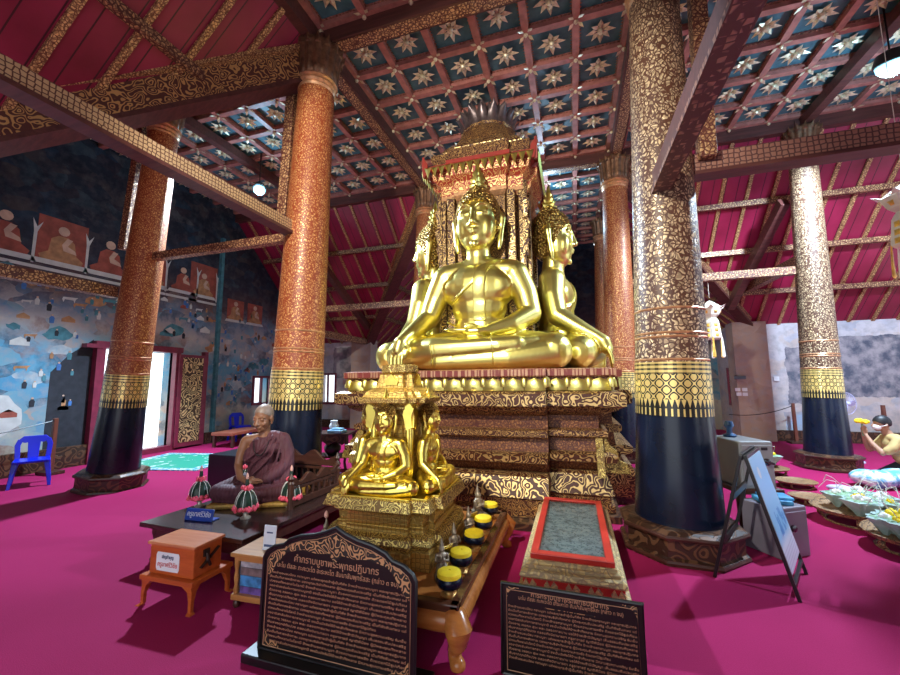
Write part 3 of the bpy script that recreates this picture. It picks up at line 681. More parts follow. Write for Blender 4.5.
# row of gold lotus petals round the seat
def petal(mb, c, t, n, w, h):
    c, t, n = Vector(c), Vector(t), Vector(n); u = Vector((0, 0, 1)); g = []
    for i in range(6):
        z = i / 5; half = w / 2 * math.sqrt(max(.0, 1 - z ** 2.4)) if i < 5 else 0.0
        for j in range(5):
            x = -1 + j / 2; bul = (1 - x * x) * math.sin(PI * min(1, .25 + z * .75)) * .034
            g.append(c + t * (x * half) + u * (z * h) + n * (bul + .012))
    mb.add(g, [(5*i+j, 5*i+j+1, 5*i+j+6, 5*i+j+5) for i in range(5) for j in range(4)])
mb = MB(); loop = redent(1.83 * 1.045, .15, CC, 0)
for k in range(len(loop)):
    p, q = Vector(loop[k]), Vector(loop[(k + 1) % len(loop)]); d_ = q - p; ln = d_.length
    if ln < .3: continue
    t_ = d_.normalized(); n_ = Vector((t_.y, -t_.x, 0)); cnt = max(2, round(ln / .25)); w = ln / cnt
    for i in range(cnt):
        c = p + t_ * (w * (i + .5)); petal(mb, (c.x, c.y, 1.49), t_, n_, w * .98, .155)
    for i in range(cnt + 1):
        c = p + t_ * (w * i) + n_ * -.012; petal(mb, (c.x, c.y, 1.53), t_, n_, w * .5, .135)
P('lotus_petal_molding', mb, M_gold, ped, 'all')
# row of scallop drops under the cornice
# carved naga-like corner brackets at the lower tiers
for k in range(4):
    for s in (-1, 1):
        mb = MB(); a = k * PI / 2; R_ = Matrix.Rotation(a, 4, 'Z'); mb.M = R_
        x0, y0 = s * 1.5, -1.78
        mb.prism([(0, 0), (.34, 0), (.30, .12), (.20, .16), (.17, .28), (.08, .34), (.0, .48)], -.04, .04, lambda p, q, c, x0=x0, y0=y0, s=s: (x0 + c + s*.1, y0 - p * .8 + .12, .52 + q * .9)); P('flame_bracket', mb, M_goldold, ped, False)

# ------------------------------------------------------------------ shrine tower behind the statues
tw = T('shrine_tower', 'square gilded shrine tower with a red edged canopy and lotus crown', 'shrine', (0, 0, 1.62))
def sq(mb, prof, d=.12, c=None):
    mb.loft([redent(s, d, c or s * .55, z) for s, z in prof])
mb = MB(); sq(mb, [(.72, 0), (.72, 3.05)], .14, .40); P('pillar', mb, M_relieffine, tw, False)
for k in range(4):
    for s in (-1, 1):
        mb = MB(); mb.M = Matrix.Rotation(k * PI / 2, 4, 'Z'); mb.box((s * .50, -.735, 1.55), (.13, .09, 3.0)); mb.box((s * .66, -.66, 1.55), (.10, .09, 3.0)); P('gilt_pilaster', mb, M_relief, tw, False, .01)
        mb = MB(); mb.M = Matrix.Rotation(k * PI / 2, 4, 'Z')
        mb.prism([(0, 0), (.12, .25), (.06, .30), (.16, .55), (.08, .62), (.15, .9), (.05, .95), (.02, 1.25), (-.05, .9), (-.05, 0)], -.03, .03, lambda p, q, c, s=s: (s * (.70 + p * .6), -.72 + c, 1.95 + q)); P('flame_finial', mb, M_relief, tw, False)
mb = MB(); sq(mb, [(.74, 3.0), (.80, 3.06), (.80, 3.12), (.76, 3.14)], .1); P('neck_molding', mb, M_capring, tw, False)
mb = MB(); sq(mb, [(.78, 3.13), (.80, 3.30), (.90, 3.38), (.92, 3.5)], .1); P('gilt_frieze', mb, M_frieze, tw, False)
mb = MB(); sq(mb, [(.90, 3.5), (.96, 3.56), (.96, 3.62), (.88, 3.66)], .1); P('red_cornice', mb, M_canopyred, tw, False)
mb = MB()
for k in range(4):
    mb.M = Matrix.Rotation(k * PI / 2, 4, 'Z')
    for i in range(15):
        x = -.84 + i * .12; mb.add([(x - .06, -.965, 3.54), (x + .06, -.965, 3.54), (x, -.955, 3.36), (x, -.99, 3.5), (x, -.94, 3.5)], [(0,3,2),(3,1,2),(1,0,4),(0,2,4),(2,1,4),(0,1,3)])
mb.M = Matrix.Identity(4); P('drop_fringe', mb, M_gold, tw, False)
mb = MB(); sq(mb, [(.88, 3.66), (.93, 3.72), (.93, 3.82), (.84, 3.86)], .1); P('roof_tier', mb, M_relieffine, tw, False)
mb = MB(); sq(mb, [(.78, 3.85), (.80, 3.92), (.70, 4.06), (.66, 4.10)], .1); P('roof_tier', mb, M_relief, tw, False)
for k in range(4):
    for s in (-1, 1):
        mb = MB(); mb.M = Matrix.Rotation(k * PI / 2, 4, 'Z'); mb.prism([(-.03, -.2), (.03, -.2), (.05, -.05), (.07, .0), (.05, .05), (.06, .14), (.01, .06), (-.03, 0)], -.02, .02, lambda p, q, c, s=s: (s * (.88 + p), -.93 + c, 3.62 + q)); P('corner_flame', mb, M_canopyred, tw, False)
mb = MB(); mb.lathe([(.66, 4.08), (.64, 4.14), (.60, 4.26), (.53, 4.40), (.48, 4.48), (.50, 4.52)], 40, mod=lambda a, z: 1 + .03 * math.cos(16 * a)); P('bell_dome', mb, M_relieffine, tw)
M_crown = plain('crown_dark_bronze', (.16, .12, .12), .35, .7, .4, 10)
mb = MB()
for ring, (r0, r1, z0, z1, n_) in enumerate(((.46, .58, 4.46, 4.84, 16), (.40, .47, 4.5, 4.96, 14), (.28, .30, 4.5, 5.02, 10))):
    for i in range(n_):
        a = 2 * PI * (i + ring * .5) / n_; d_ = Vector((math.cos(a), math.sin(a), 0)); e = Vector((-math.sin(a), math.cos(a), 0)); w = PI * r0 / n_ * 1.05; g = []
        for j in range(6):
            t = j / 5; hw = w * math.sqrt(max(0, 1 - t ** 3)); r = r0 + (r1 - r0) * t ** 2 - .02 * math.sin(PI * t)
            for x in (-1, -.5, 0, .5, 1): g.append(d_ * (r + .03 * (1 - x * x)) + e * (hw * x) + Vector((0, 0, z0 + (z1 - z0) * t)))
        mb.add(g, [(5*u+x, 5*u+x+1, 5*u+x+6, 5*u+x+5) for u in range(5) for x in range(4)])
P('lotus_crown', mb, M_crown, tw, 'all')
# ------------------------------------------------------------------ golden statues
def mirror_pts(pts): return [(-x, y, z) for x, y, z in pts]
def buddha_meshes():
    b = MB()
    # legs folded, shins toward the front
    b.ell((0, .02, .34), (.52, .38, .34))
    for s in (-1, 1):
        b.tube([(s*.24, .05, .32), (s*.70, -.16, .27), (s*1.08, -.36, .25)], [.33, .29, .235], 16)
    b.ell((0, -.26, .15), (1.0, .36, .15)); b.ell((0, -.10, .30), (.66, .34, .16))
    b.tube([(-1.10, -.36, .23), (-.5, -.56, .27), (.40, -.60, .31), (.62, -.56, .33)], [.235, .19, .135, .12], 16)
    b.tube([(.60, -.56, .34), (.84, -.46, .37)], [.11, .085], 12, .8)                  # foot on the thigh
    b.tube([(1.10, -.36, .22), (.5, -.55, .15), (-.45, -.62, .11)], [.22, .17, .11], 16)
    b.tube([(-.45, -.62, .10), (-.72, -.52, .09)], [.10, .07], 12)
    # trunk
    b.ell((0, .02, .62), (.40, .28, .36)); b.ell((0, 0, .95), (.42, .28, .36)); b.ell((0, -.01, 1.24), (.56, .32, .40))
    b.tube([(-.50, .0, 1.46), (0, .02, 1.52), (.50, .0, 1.46)], [.19, .20, .19], 16); b.ell((0, .03, 1.58), (.36, .22, .16))
    for s in (-1, 1): b.ell((s*.24, -.17, 1.24), (.27, .11, .19))
    b.tube([(0, .02, 1.5), (0, 0, 1.72), (0, -.03, 2.0)], [.24, .185, .185], 18)
    # right arm (viewer's left) reaching down over the shin
    b.tube([(-.54, .0, 1.42), (-.68, .0, 1.12), (-.78, -.06, .82)], [.205, .185, .155], 16)
    b.tube([(-.78, -.06, .82), (-.88, -.34, .62), (-.96, -.58, .47)], [.155, .125, .085], 16)
    b.tube([(-.96, -.58, .47), (-.99, -.68, .38), (-1.0, -.72, .28)], [.085, .10, .085], 14)
    for i, (dx, ln) in enumerate(((-.075, .22), (-.025, .27), (.025, .27), (.072, .22))):
        b.tube([(-1.0 + dx, -.72, .28), (-1.0 + dx * 1.15, -.765, .17), (-1.0 + dx * 1.15, -.775, .28 - ln)], [.032, .030, .022], 10)
    b.tube([(-.92, -.64, .38), (-.87, -.72, .28), (-.88, -.74, .18)], [.034, .032, .022], 10)
    # left arm resting in the lap, palm up
    b.tube([(.54, .0, 1.42), (.68, .0, 1.12), (.76, -.06, .80)], [.205, .185, .155], 16)
    b.tube([(.76, -.06, .80), (.52, -.34, .62), (.26, -.50, .54)], [.155, .125, .085], 16)
    b.tube([(.26, -.50, .54), (.10, -.56, .52), (-.02, -.58, .52)], [.085, .11, .10], 14, .62)
    for i, (dy, ln) in enumerate(((-.075, .22), (-.025, .27), (.025, .26), (.07, .20))):
        b.tube([(-.04, -.59 + dy, .53), (-.17, -.59 + dy * 1.1, .535), (-.06 - ln, -.58 + dy * 1.1, .55)], [.032, .030, .022], 10)
    b.tube([(.14, -.50, .57), (.04, -.56, .61), (-.05, -.60, .62)], [.034, .03, .022], 10)
    head0 = len(b.v)
    # head: oval face, arched brows, long ears
    b.ell((0, .02, 2.38), (.330, .345, .38)); b.ell((0, -.09, 2.24), (.295, .25, .34)); b.ell((0, -.13, 2.07), (.215, .185, .17)); b.ell((0, -.285, 1.965), (.055, .035, .045))
    b.tube([(0, -.325, 2.44), (0, -.360, 2.32), (0, -.385, 2.225)], [.018, .028, .042], 12)
    for s in (-1, 1):
        b.ell((s*.045, -.335, 2.212), (.032, .035, .024))
        b.tube([(s*.025, -.322, 2.43), (s*.09, -.322, 2.478), (s*.18, -.282, 2.482), (s*.26, -.215, 2.43)], [.012, .016, .015, .010], 8)
        b.ell((s*.135, -.270, 2.375), (.088, .040, .045)); b.tube([(s*.06, -.322, 2.362), (s*.13, -.318, 2.345), (s*.215, -.262, 2.368)], [.008, .013, .009], 8)
        b.ell((s*.15, -.19, 2.20), (.13, .11, .17))
        b.tube([(s*.325, .04, 2.45), (s*.362, .05, 2.37), (s*.350, .03, 2.22), (s*.325, -.0, 2.04), (s*.310, -.01, 1.96)], [.035, .060, .042, .046, .032], 12, 1.0)
    b.tube([(-.095, -.300, 2.150), (0, -.352, 2.138), (.095, -.300, 2.150)], [.012, .022, .012], 10)
    b.tube([(-.075, -.295, 2.112), (0, -.340, 2.102), (.075, -.295, 2.112)], [.012, .023, .012], 10)
    hz = lambda z: (2.62 - (2.62 - z) * 1.17) if z < 2.62 else z
    for i in range(head0, len(b.v)):
        x, y, z = b.v[i]; b.v[i] = (x * 1.03, y, hz(z))
    body = fused('gilded_body', b, [M_gold], .0165, 4, .5)
    # hair: cap with a pointed hairline, topknot
    h = MB()
    hz_ = lambda z: (2.62 - (2.62 - z) * 1.17) if z < 2.62 else z
    vs = []; fs = []; nu, nv = 40, 18
    for j in range(nv + 1):
        for i in range(nu):
            a = 2 * PI * i / nu; front = max(0, -math.sin(a)) ; 
            zmin = 2.04 + .54 * front ** .8 - .04 * max(0, (front - .9) / .1) if front > .02 else 2.04
            t = max(0, j - 1) / (nv - 1); zc, rz = 2.39, .425; inn = .90 if j == 0 else 1.0
            t0 = math.asin(max(-1, min(1, (zmin - zc) / rz))); th = t0 + (PI / 2 - t0) * t
            vs.append((.352 * inn * math.cos(th) * math.cos(a), .02 + .362 * inn * math.cos(th) * math.sin(a), hz_(zc + rz * math.sin(th))))
    fs = [(j*nu+i, j*nu+(i+1) % nu, (j+1)*nu+(i+1) % nu, (j+1)*nu+i) for j in range(nv) for i in range(nu)]
    h.add(vs, fs); h.lathe([(.25, 2.68), (.20, 2.76), (.14, 2.83), (.09, 2.88), (.05, 2.90)], 24, (0, .03, 0))
    hair_me = h.mesh('curled_hair', [M_hair], 'all')
    fl = MB(); fl.lathe([(.10, 2.82), (.125, 2.88), (.085, 2.93), (.105, 2.98), (.065, 3.04), (.075, 3.08), (.04, 3.14), (.028, 3.20), (.008, 3.28), (.002, 3.30)], 20, (0, .03, 0), mod=lambda a, z: 1 + .22 * math.cos(5 * a))
    flame = fl.mesh('flame_finial', [M_gold], True)
    # robe: raised hems and the folded sash, laid on the body
    bv = BVHTree.FromPolygons([v.co for v in body.vertices], [tuple(p.vertices) for p in body.polygons])
    def on(x, z, lift=.008):
        r = bv.ray_cast(Vector((x, -3, z)), Vector((0, 1, 0)))
        return (r[0] + Vector((0, -lift, 0))) if r[0] is not None else Vector((x, -.3, z))
    def hem(pts, rad, k=10):
        out = []
        for p, q in zip(pts, pts[1:]):
            for i in range(k): t = i / k; out.append(on(p[0] + (q[0]-p[0])*t, p[1] + (q[1]-p[1])*t))
        out.append(on(*pts[-1])); return out
    r = MB()
    for off in (0, .045):
        r.tube(hem([(.36 - off*.4, 1.60), (.20 - off, 1.50 - off*.2), (.02 - off, 1.30 - off*.4), (-.20 - off, 1.12 - off), (-.36, 1.04 - off)], 0), .019, 8)
    r.tube(hem([(-.40, .70), (-.2, .60), (0, .575), (.2, .60), (.40, .70)], 0), .016, 8)
    r.tube(hem([(-.52, .33), (-.50, .20), (-.50, .04)], 0), .011, 8); r.tube(hem([(.28, .48), (.33, .30), (.33, .06)], 0), .011, 8); r.tube(hem([(-.47, .33), (-.45, .20), (-.45, .04)], 0), .008, 8)
    robe = r.mesh('robe_hem', [M_gold], True)
    s = MB(); rows = [(.33, 1.62), (.22, 1.57), (.13, 1.50), (.09, 1.38), (.07, 1.2), (.065, 1.0), (.06, .85), (.06, .72)]; g = []
    fine = []
    for p, q in zip(rows, rows[1:]):
        for i in range(6): fine.append((p[0] + (q[0]-p[0]) * i / 6, p[1] + (q[1]-p[1]) * i / 6))
    fine.append(rows[-1])
    for x, z in fine:
        for dx in (-.085, -.084, -.07, .07, .084, .085): g.append(on(x + dx, z, -.004 if abs(dx) == .085 else (.040 if abs(dx) > .08 else .033)))
    s.add(g, [(6*i+j, 6*i+6+j, 6*i+7+j, 6*i+1+j) for i in range(len(fine) - 1) for j in range(5)])
    sash = s.mesh('folded_sash', [M_gold], True)
    k = MB(); c = on(.06, .80, .012)
    for dx, dz in ((0, 0), (-.05, .05), (.05, .05), (0, .10), (-.05, -.05), (.05, -.05)): k.ell((c.x + dx, c.y, c.z + dz), (.028, .012, .028), None, 10, 6)
    orn = k.mesh('sash_ornament', [M_gold], True)
    return body, hair_me, flame, robe, sash, orn
M_hair, nt, b = new_mat('gold_hair_curls')
v = coords(nt); vo = N(nt, 'TexVoronoi', i_Scale=24.0); L(nt, v, vo.inputs['Vector'])
L(nt, ramp(nt, vo.outputs['Distance'], [(.1, (.90, .66, .18)), (.55, (.22, .12, .03))]), b.inputs['Base Color']); b.inputs['Metallic'].default_value = .9; b.inputs['Roughness'].default_value = .34
bump(nt, b, math_n(nt, 'SUBTRACT', 1.0, vo.outputs['Distance']), 1.0, .05)
bm_ = buddha_meshes()
def statue(label, loc, rz, scale=1.0, mat=None, group=None):
    t = T('golden_statue', label, 'statue', loc, rz, group, scale)
    for me in bm_:
        o = link(me.name, me, t)
        if mat and me.name != 'curled_hair': o.material_slots[0].link = 'OBJECT'; o.material_slots[0].material = mat
    return t
ZS, OFF = 1.76, 1.08
statue('largest golden seated statue facing forward, hand draped over its knee', (.03, -OFF, ZS), 0, 1.0, None, 'four golden statues on the great pedestal')
statue('golden seated statue in profile, turned toward the big brown column', (OFF, 0.03, ZS), PI / 2, 1.0, None, 'four golden statues on the great pedestal')
statue('golden seated statue mostly hidden, turned toward the monk column', (-OFF, 0.0, ZS), -PI / 2, 1.0, None, 'four golden statues on the great pedestal')

# ------------------------------------------------------------------ low table and the small gilded shrine on it
M_table = wood('honey_table_wood', (.30, .085, .018), (.52, .19, .045), .22)
M_tabledark = wood('dark_table_edge', (.06, .018, .010), (.13, .045, .02), .22)
TX0, TX1, TY0, TY1, TZ = -.60, .66, -4.46, -2.72, .31
t = T('low_altar_table', 'low glossy brown table with scrolled legs carrying the small gold shrine', 'table', ((TX0 + TX1) / 2, (TY0 + TY1) / 2, 0))
cx, cy = (TX0 + TX1) / 2, (TY0 + TY1) / 2; hx, hy = (TX1 - TX0) / 2, (TY1 - TY0) / 2
mb = MB(); mb.box((0, 0, TZ - .015), (2 * hx - .10, 2 * hy - .10, .03)); P('tabletop', mb, M_table, t, False, .004)
mb = MB()
for s in (-1, 1): mb.box((s * (hx - .03), 0, TZ - .005), (.06, 2 * hy, .05)); mb.box((0, s * (hy - .03), TZ - .005), (2 * hx, .06, .05))
P('rim_molding', mb, M_tabledark, t, False, .01)
mb = MB()
for s in (-1, 1):
    mb.tube([(s * (hx - .02), -hy, TZ - .08), (s * (hx - .02), hy, TZ - .08)], .055, 12, 1.1); mb.tube([(-hx, s * (hy - .02), TZ - .08), (hx, s * (hy - .02), TZ - .08)], .055, 12, 1.1)
P('bulging_apron_molding', mb, M_table, t)
for sx_ in (-1, 1):
    for sy_ in (-1, 1):
        mb = MB(); x, y = sx_ * (hx - .03), sy_ * (hy - .03); o = Vector((sx_, sy_, 0)).normalized()
        mb.tube([Vector((x, y, TZ - .07)) + o * k + Vector((0, 0, z)) for k, z in ((.0, 0), (.045, -.04), (.03, -.11), (-.01, -.17), (.0, -.205), (.03, -.225))], [.075, .08, .055, .04, .04, .045], 14); P('leg', mb, M_table, t)
sh = T('small_gilded_shrine', 'small gilded shrine tower with four little statues, on the low table', 'shrine', (-.07, -3.68, TZ))
def tier2(nm, prof, mt, bev=.004, par=None): 
    mb = MB(); mb.loft([redent(s, .05, s * .62, z) for s, z in prof]); P(nm, mb, mt, par or sh, False, bev)
tier2('shrine_base', [(.475, 0), (.475, .12), (.45, .13)], M_goldtile)
tier2('petal_molding', [(.46, .13), (.475, .16), (.455, .20), (.42, .215)], M_goldold)
tier2('tile_panel', [(.40, .21), (.395, .24), (.405, .26), (.40, .265)], M_goldtile)
tier2('tile_panel', [(.39, .265), (.40, .35), (.43, .355), (.435, .37)], M_goldtile)
tier2('petal_molding', [(.46, .37), (.485, .385), (.47, .42), (.46, .455), (.45, .46)], M_goldold)
tier2('seat_slab', [(.44, .455), (.44, .47)], M_goldy)
mb = MB(); mb.loft([redent(s, .035, s * .6, z) for s, z in ((.155, .46), (.155, 1.02), (.175, 1.03), (.175, 1.06))]); P('pillar', mb, M_goldtile, sh, False, .003)
for k in range(4):
    for s in (-1, 1):
        mb = MB(); mb.M = Matrix.Rotation(k * PI / 2, 4, 'Z'); mb.tube([(s * .15, -.165, .47), (s * .15, -.165, 1.02)], .022, 10); mb.prism([(0, 0), (.05, .02), (.04, .10), (.06, .16), (.0, .26), (-.03, .12)], -.02, .02, lambda p, q, c, s=s: (s * (.15 + p), -.19 + c, .92 + q)); P('pilaster', mb, M_goldy, sh)
tier2('eave_molding', [(.19, 1.06), (.22, 1.08), (.22, 1.10), (.26, 1.125), (.295, 1.13), (.30, 1.165), (.27, 1.175)], M_goldold)
tier2('roof_slope', [(.27, 1.17), (.24, 1.215), (.19, 1.245), (.17, 1.25)], M_goldtile)
tier2('roof_neck', [(.17, 1.245), (.155, 1.30), (.145, 1.36), (.16, 1.365)], M_goldtile)
mb = MB(); mb.lathe([(.13, 1.36), (.15, 1.375), (.15, 1.43), (.12, 1.44)], 28, mod=lambda a, z: 1 + .03 * math.cos(14 * a)); P('top_drum', mb, M_goldold, sh)
for k in range(4):
    mb = MB(); mb.M = Matrix.Rotation(k * PI / 2, 4, 'Z'); mb.prism([(-.05, 0), (.05, 0), (.06, .03), (.0, .09), (-.06, .03)], -.012, .012, lambda p, q, c: (p, -.16 + c, 1.27 + q)); P('gable_ornament', mb, M_goldy, sh, False)
for lab, (dx, dy), rz in (('little golden seated statue facing forward on the small shrine', (0, -.265), 0), ('little golden seated statue on the small shrine, in profile beside the alms bowls', (.265, 0), PI / 2), ('little golden seated statue on the small shrine, turned toward the monk statue', (-.265, 0), -PI / 2)):
    statue(lab, (-.07 + dx, -3.68 + dy, TZ + .47), rz, .238, M_goldy, 'little statues round the small shrine')

# alms bowls with yellow cloth covers
M_yellow = plain('yellow_cloth', (.85, .62, .01), .7, 0, .08, 30, bmp=.2, bscale=120)
M_brass = plain('brass_stand', (.62, .36, .12), .35, .8, .3, 20)
def bowl(label, loc, s):
    t = T('alms_bowl', label, 'alms bowl', loc, random.uniform(0, 6), 'alms bowls with yellow covers along the low table', s)
    mb = MB(); mb.lathe([(.052, 0), (.055, .012), (.04, .022), (.038, .035), (.056, .05)], 24); P('brass_foot', mb, M_brass, t)
    mb = MB(); mb.lathe([(.04, .045), (.068, .058), (.082, .082), (.080, .105), (.072, .118)], 28); P('black_bowl', mb, M_lacquer, t)
    mb = MB(); mb.lathe([(.074, .112), (.075, .128), (.071, .140), (.058, .146), (.012, .147), (.008, .143)], 28); P('yellow_cover', mb, M_yellow, t); return t
bw = [((.565, -4.33), 'alms bowl with yellow cover at the front table corner'), ((.55, -4.02), 'second alms bowl with yellow cover from the front table corner'), ((.555, -3.66), 'middle alms bowl of the five with yellow covers'), ((.55, -3.32), 'fourth alms bowl with yellow cover from the front table corner'), ((.53, -2.93), 'alms bowl with yellow cover nearest the great pedestal')]
for (x, y), lab in bw: bowl(lab, (x, y, TZ), 1.0)
# small grey-bronze kneeling deities
M_bronze = plain('grey_bronze', (.30, .24, .17), .4, .6, .4, 30)
def statuette(label, loc, rz, s=1.0, bud=None):
    t = T('kneeling_statuette', label, 'statuette', loc, rz, 'small statuettes on the low table', s)
    mb = MB(); mb.box((0, 0, .012), (.09, .09, .024)); mb.box((0, 0, .034), (.075, .075, .022)); P('stepped_plinth', mb, M_bronze, t, False, .003)
    b = MB(); b.ell((0, .01, .075), (.04, .042, .035)); b.tube([(-.02, -.01, .065), (-.026, -.045, .06)], [.022, .018], 10); b.tube([(.02, -.01, .065), (.026, -.045, .06)], [.022, .018], 10)
    b.tube([(0, .01, .08), (0, .008, .12), (0, .0, .15)], [.028, .024, .03], 12); b.tube([(-.032, 0, .155), (.032, 0, .155)], [.014, .014], 10)
    for q in (-1, 1): b.tube([(q*.036, 0, .152), (q*.042, -.012, .12), (q*.008, -.04, .137)], [.012, .010, .008], 8)
    b.tube([(0, -.042, .13), (0, -.046, .165)], [.010, .006], 8); b.tube([(0, 0, .155), (0, 0, .175)], .012, 8); b.ell((0, 0, .192), (.020, .022, .024)); b.ell((0, -.021, .19), (.004, .006, .006)); b.tube([(0, .003, .21), (0, .004, .235), (0, .004, .262)], [.016, .009, .003], 10)
    link('kneeling_body', fused('kneeling_body', b, [M_bronze], .0042, 2, .5), t)
    if bud:
        mb = MB(); mb.lathe([(.004, .25), (.016, .262), (.018, .28), (.008, .30), (.002, .31)], 12); P('pink_bud', mb, bud, t)
    return t
M_pinkbud = plain('pale_pink_bud', (.78, .42, .34), .6)
s0 = statuette('grey statuette at the shrine corner nearest the front alms bowl', (.46, -4.16, TZ), .5)
for loc, rz, lab, sc in (((.455, -3.86, TZ), .8, 'grey statuette between the second and middle alms bowls', 1.0), ((.47, -3.50, TZ), .9, 'grey statuette beside the middle alms bowl', 1.05), ((.46, -3.12, TZ), 1.2, 'dark tall statuette beside the alms bowls nearest the pedestal', 1.35)):
    dup(s0, loc, rz, lab, None, sc)
statuette('small statuette with a pink bud, at the table end beside the monk platform', (-.53, -4.02, TZ), -.3, 1.0, M_pinkbud)
def tablet(label, loc, rz, tilt=.25):
    t = T('gilt_tablet', label, 'tablet', loc, rz, None)
    mb = MB(); R_ = Matrix.Rotation(tilt, 3, 'X'); mb.box((0, 0, .085), (.10, .012, .16), R_); P('tablet_frame', mb, M_goldtile, t, False, .003)
    mb = MB(); mb.box((0, -.0075, .085), (.075, .004, .13), R_); P('tablet_panel', mb, M_goldy, t, False)
tablet('small gilt framed tablet leaning between two grey statuettes', (.44, -4.01, TZ), 1.1)
tablet('small gilt framed tablet leaning farther back on the low table', (.45, -3.30, TZ), 1.2)

# ------------------------------------------------------------------ lettered boards
M_board = plain('black_board', (.008, .006, .006), .28, 0, .2, 4)
M_letter = plain('gold_lettering', (.52, .27, .15), .5, .2, .1, 20)
M_scroll = gilt('board_scrollwork', (.012, .008, .006), (.62, .34, .15), scale=22, mode='scroll', warp=.03, gmetal=.2, bmp=0)
BODY = ['ข้าพเจ้าขอนอบน้อม กราบบูชา แด่พระพุทธเจ้าผู้เป็นที่พึ่ง ข้าพเจ้าขอกราบบูชา พระพุทธปฏิมากร',
 'อันเป็นที่เคารพสักการะ ของพุทธบริษัททั้งหลาย ผู้มีพระคุณอันประเสริฐ เป็นที่พึ่งอันเกษม แด่',
 'ปวงชนทั้งหลายในโลกนี้ ข้าพเจ้าขอกราบบูชา ด้วยความเคารพยิ่ง ด้วยดอกไม้ธูปเทียน',
 'ขออานิสงส์แห่งการกราบบูชานี้ จงเป็นปัจจัยให้ข้าพเจ้าทั้งหลาย มีความสุขความเจริญ ร่มเย็น',
 'ด้วยอายุ วรรณะ สุขะ พละ ตลอดกาลนาน ขอให้ข้าพเจ้ามีปัญญา เห็นธรรมอันประเสริฐ',
 'พ้นจากทุกข์ทั้งปวง ตลอดถึงบิดามารดา ครูอาจารย์ ญาติพี่น้อง ผู้มีพระคุณทั้งหลาย']
def board_outline(w, h, fancy):
    if not fancy: return [(-w/2, 0), (w/2, 0), (w/2, h), (-w/2, h)]
    half = [(w/2, 0), (w/2, h*.70), (w/2 - .02, h*.745), (w/2 - .07, h*.79), (w*.36, h*.815), (w*.32, h*.86), (w*.24, h*.90), (w*.14, h*.925), (w*.06, h*.96), (0, h)]
    return [(-w/2, 0)] + half + [(-x, z) for x, z in half[-2:0:-1]]
def board(label, loc, rz, w, h, fancy, lines, title, sub, tilt):
    t = T('lettered_board', label, 'sign board', loc, rz, 'black boards with gold prayers')
    R_ = Matrix.Rotation(-tilt, 4, 'X'); out = board_outline(w, h, fancy); lift = .05 if fancy else 0.0; MT = Matrix.Translation((0, 0, lift)) @ R_
    mb = MB(); mb.M = MT; mb.prism(out, -.012, .012, lambda a, c, y: (a, y, c)); P('black_panel', mb, M_board, t, False, .004)
    n = len(out); mb = MB(); mb.M = MT; loop = [Vector((a, -.010, c)) for a, c in out] + [Vector((out[0][0], -.01, out[0][1]))]
    mb.tube(loop, .012, 8); P('black_rim', mb, M_black, t)
    mb = MB(); mb.M = MT; k = 1 - .05; ins = [Vector((a * (w - .055) / w, -.0135, .022 + c * (h - .05) / h)) for a, c in out]; mb.tube(ins + [ins[0]], .0022, 6); P('gold_line_edging', mb, M_letter, t)
    # scrollwork corners and crest
    mb = MB(); mb.M = MT
    yv = lambda a, c, y: (a, y, c)
    if fancy:
        for s in (-1, 1):
            q = [(s*.03, h*.80), (s*w*.13, h*.785), (s*w*.22, h*.80), (s*w*.33, h*.765), (s*w*.37, h*.72), (s*w*.43, h*.60), (s*w*.465, h*.56), (s*w*.465, h*.69), (s*w*.425, h*.745), (s*w*.35, h*.80), (s*w*.30, h*.835), (s*w*.20, h*.868), (s*w*.1, h*.885), (s*.03, h*.93)]
            mb.prism(q if s > 0 else q[::-1], -.0128, -.0145, yv); P('scrollwork_shoulder', mb, M_scroll, t, False); mb = MB(); mb.M = MT
            q = [(s*w*.465, .02), (s*w*.34, .02), (s*w*.38, .05), (s*w*.43, .06), (s*w*.465, .11)]; mb.prism(q if s > 0 else q[::-1], -.0128, -.0145, yv); P('scrollwork_corner', mb, M_scroll, t, False); mb = MB(); mb.M = MT
        mb.prism([(-.045, h*.80), (0, h*.73), (.045, h*.80), (.05, h*.86), (0, h*.95), (-.05, h*.86)], -.0128, -.015, yv)
    else:
        for s in (-1, 1):
            q = [(s*w*.46, h*.97), (s*w*.36, h*.97), (s*w*.40, h*.945), (s*w*.44, h*.92), (s*w*.46, h*.85)]; mb.prism(q if s < 0 else q[::-1], -.0128, -.0145, yv); P('scrollwork_corner', mb, M_scroll, t, False); mb = MB(); mb.M = MT
        mb.box((0, -.0135, h*.795), (w * .36, .002, .003))
    P('scrollwork_crest' if fancy else 'gold_rule', mb, M_scroll, t, False)
    mb = MB(); mb.M = MT
    if fancy:
        put_text(mb, title, .052, 0, h*.700, exact=w*.56, y=-.013); put_text(mb, sub, .036, 0, h*.640, exact=w*.80, y=-.013); z0, dz, sz = h*.585, h*.0345, .0165
    else:
        put_text(mb, title, .034, 0, h*.895, exact=w*.55, y=-.013); put_text(mb, sub, .026, 0, h*.845, exact=w*.74, y=-.013); z0, dz, sz = h*.745, h*.047, .0145
    for i in range(lines):
        z = z0 - i * dz; k = w * (.90 if i != 8 else .72)
        put_text(mb, BODY[i % 6], sz, -w*.09 if i == 8 else 0, z, exact=k, y=-.013)
    P('lettering', mb, M_letter, t, False)
    if fancy:
        mb = MB(); mb.box((0, .02, .026), (w + .12, .22, .052)); P('black_base', mb, M_black, t, False, .008)
    else:
        for s in (-1, 1): mb = MB(); mb.beam((s * w * .3, .02, h * .6), (s * w * .3, .16, .005), .03, .015); P('easel_leg', mb, M_black, t, False)
    return t
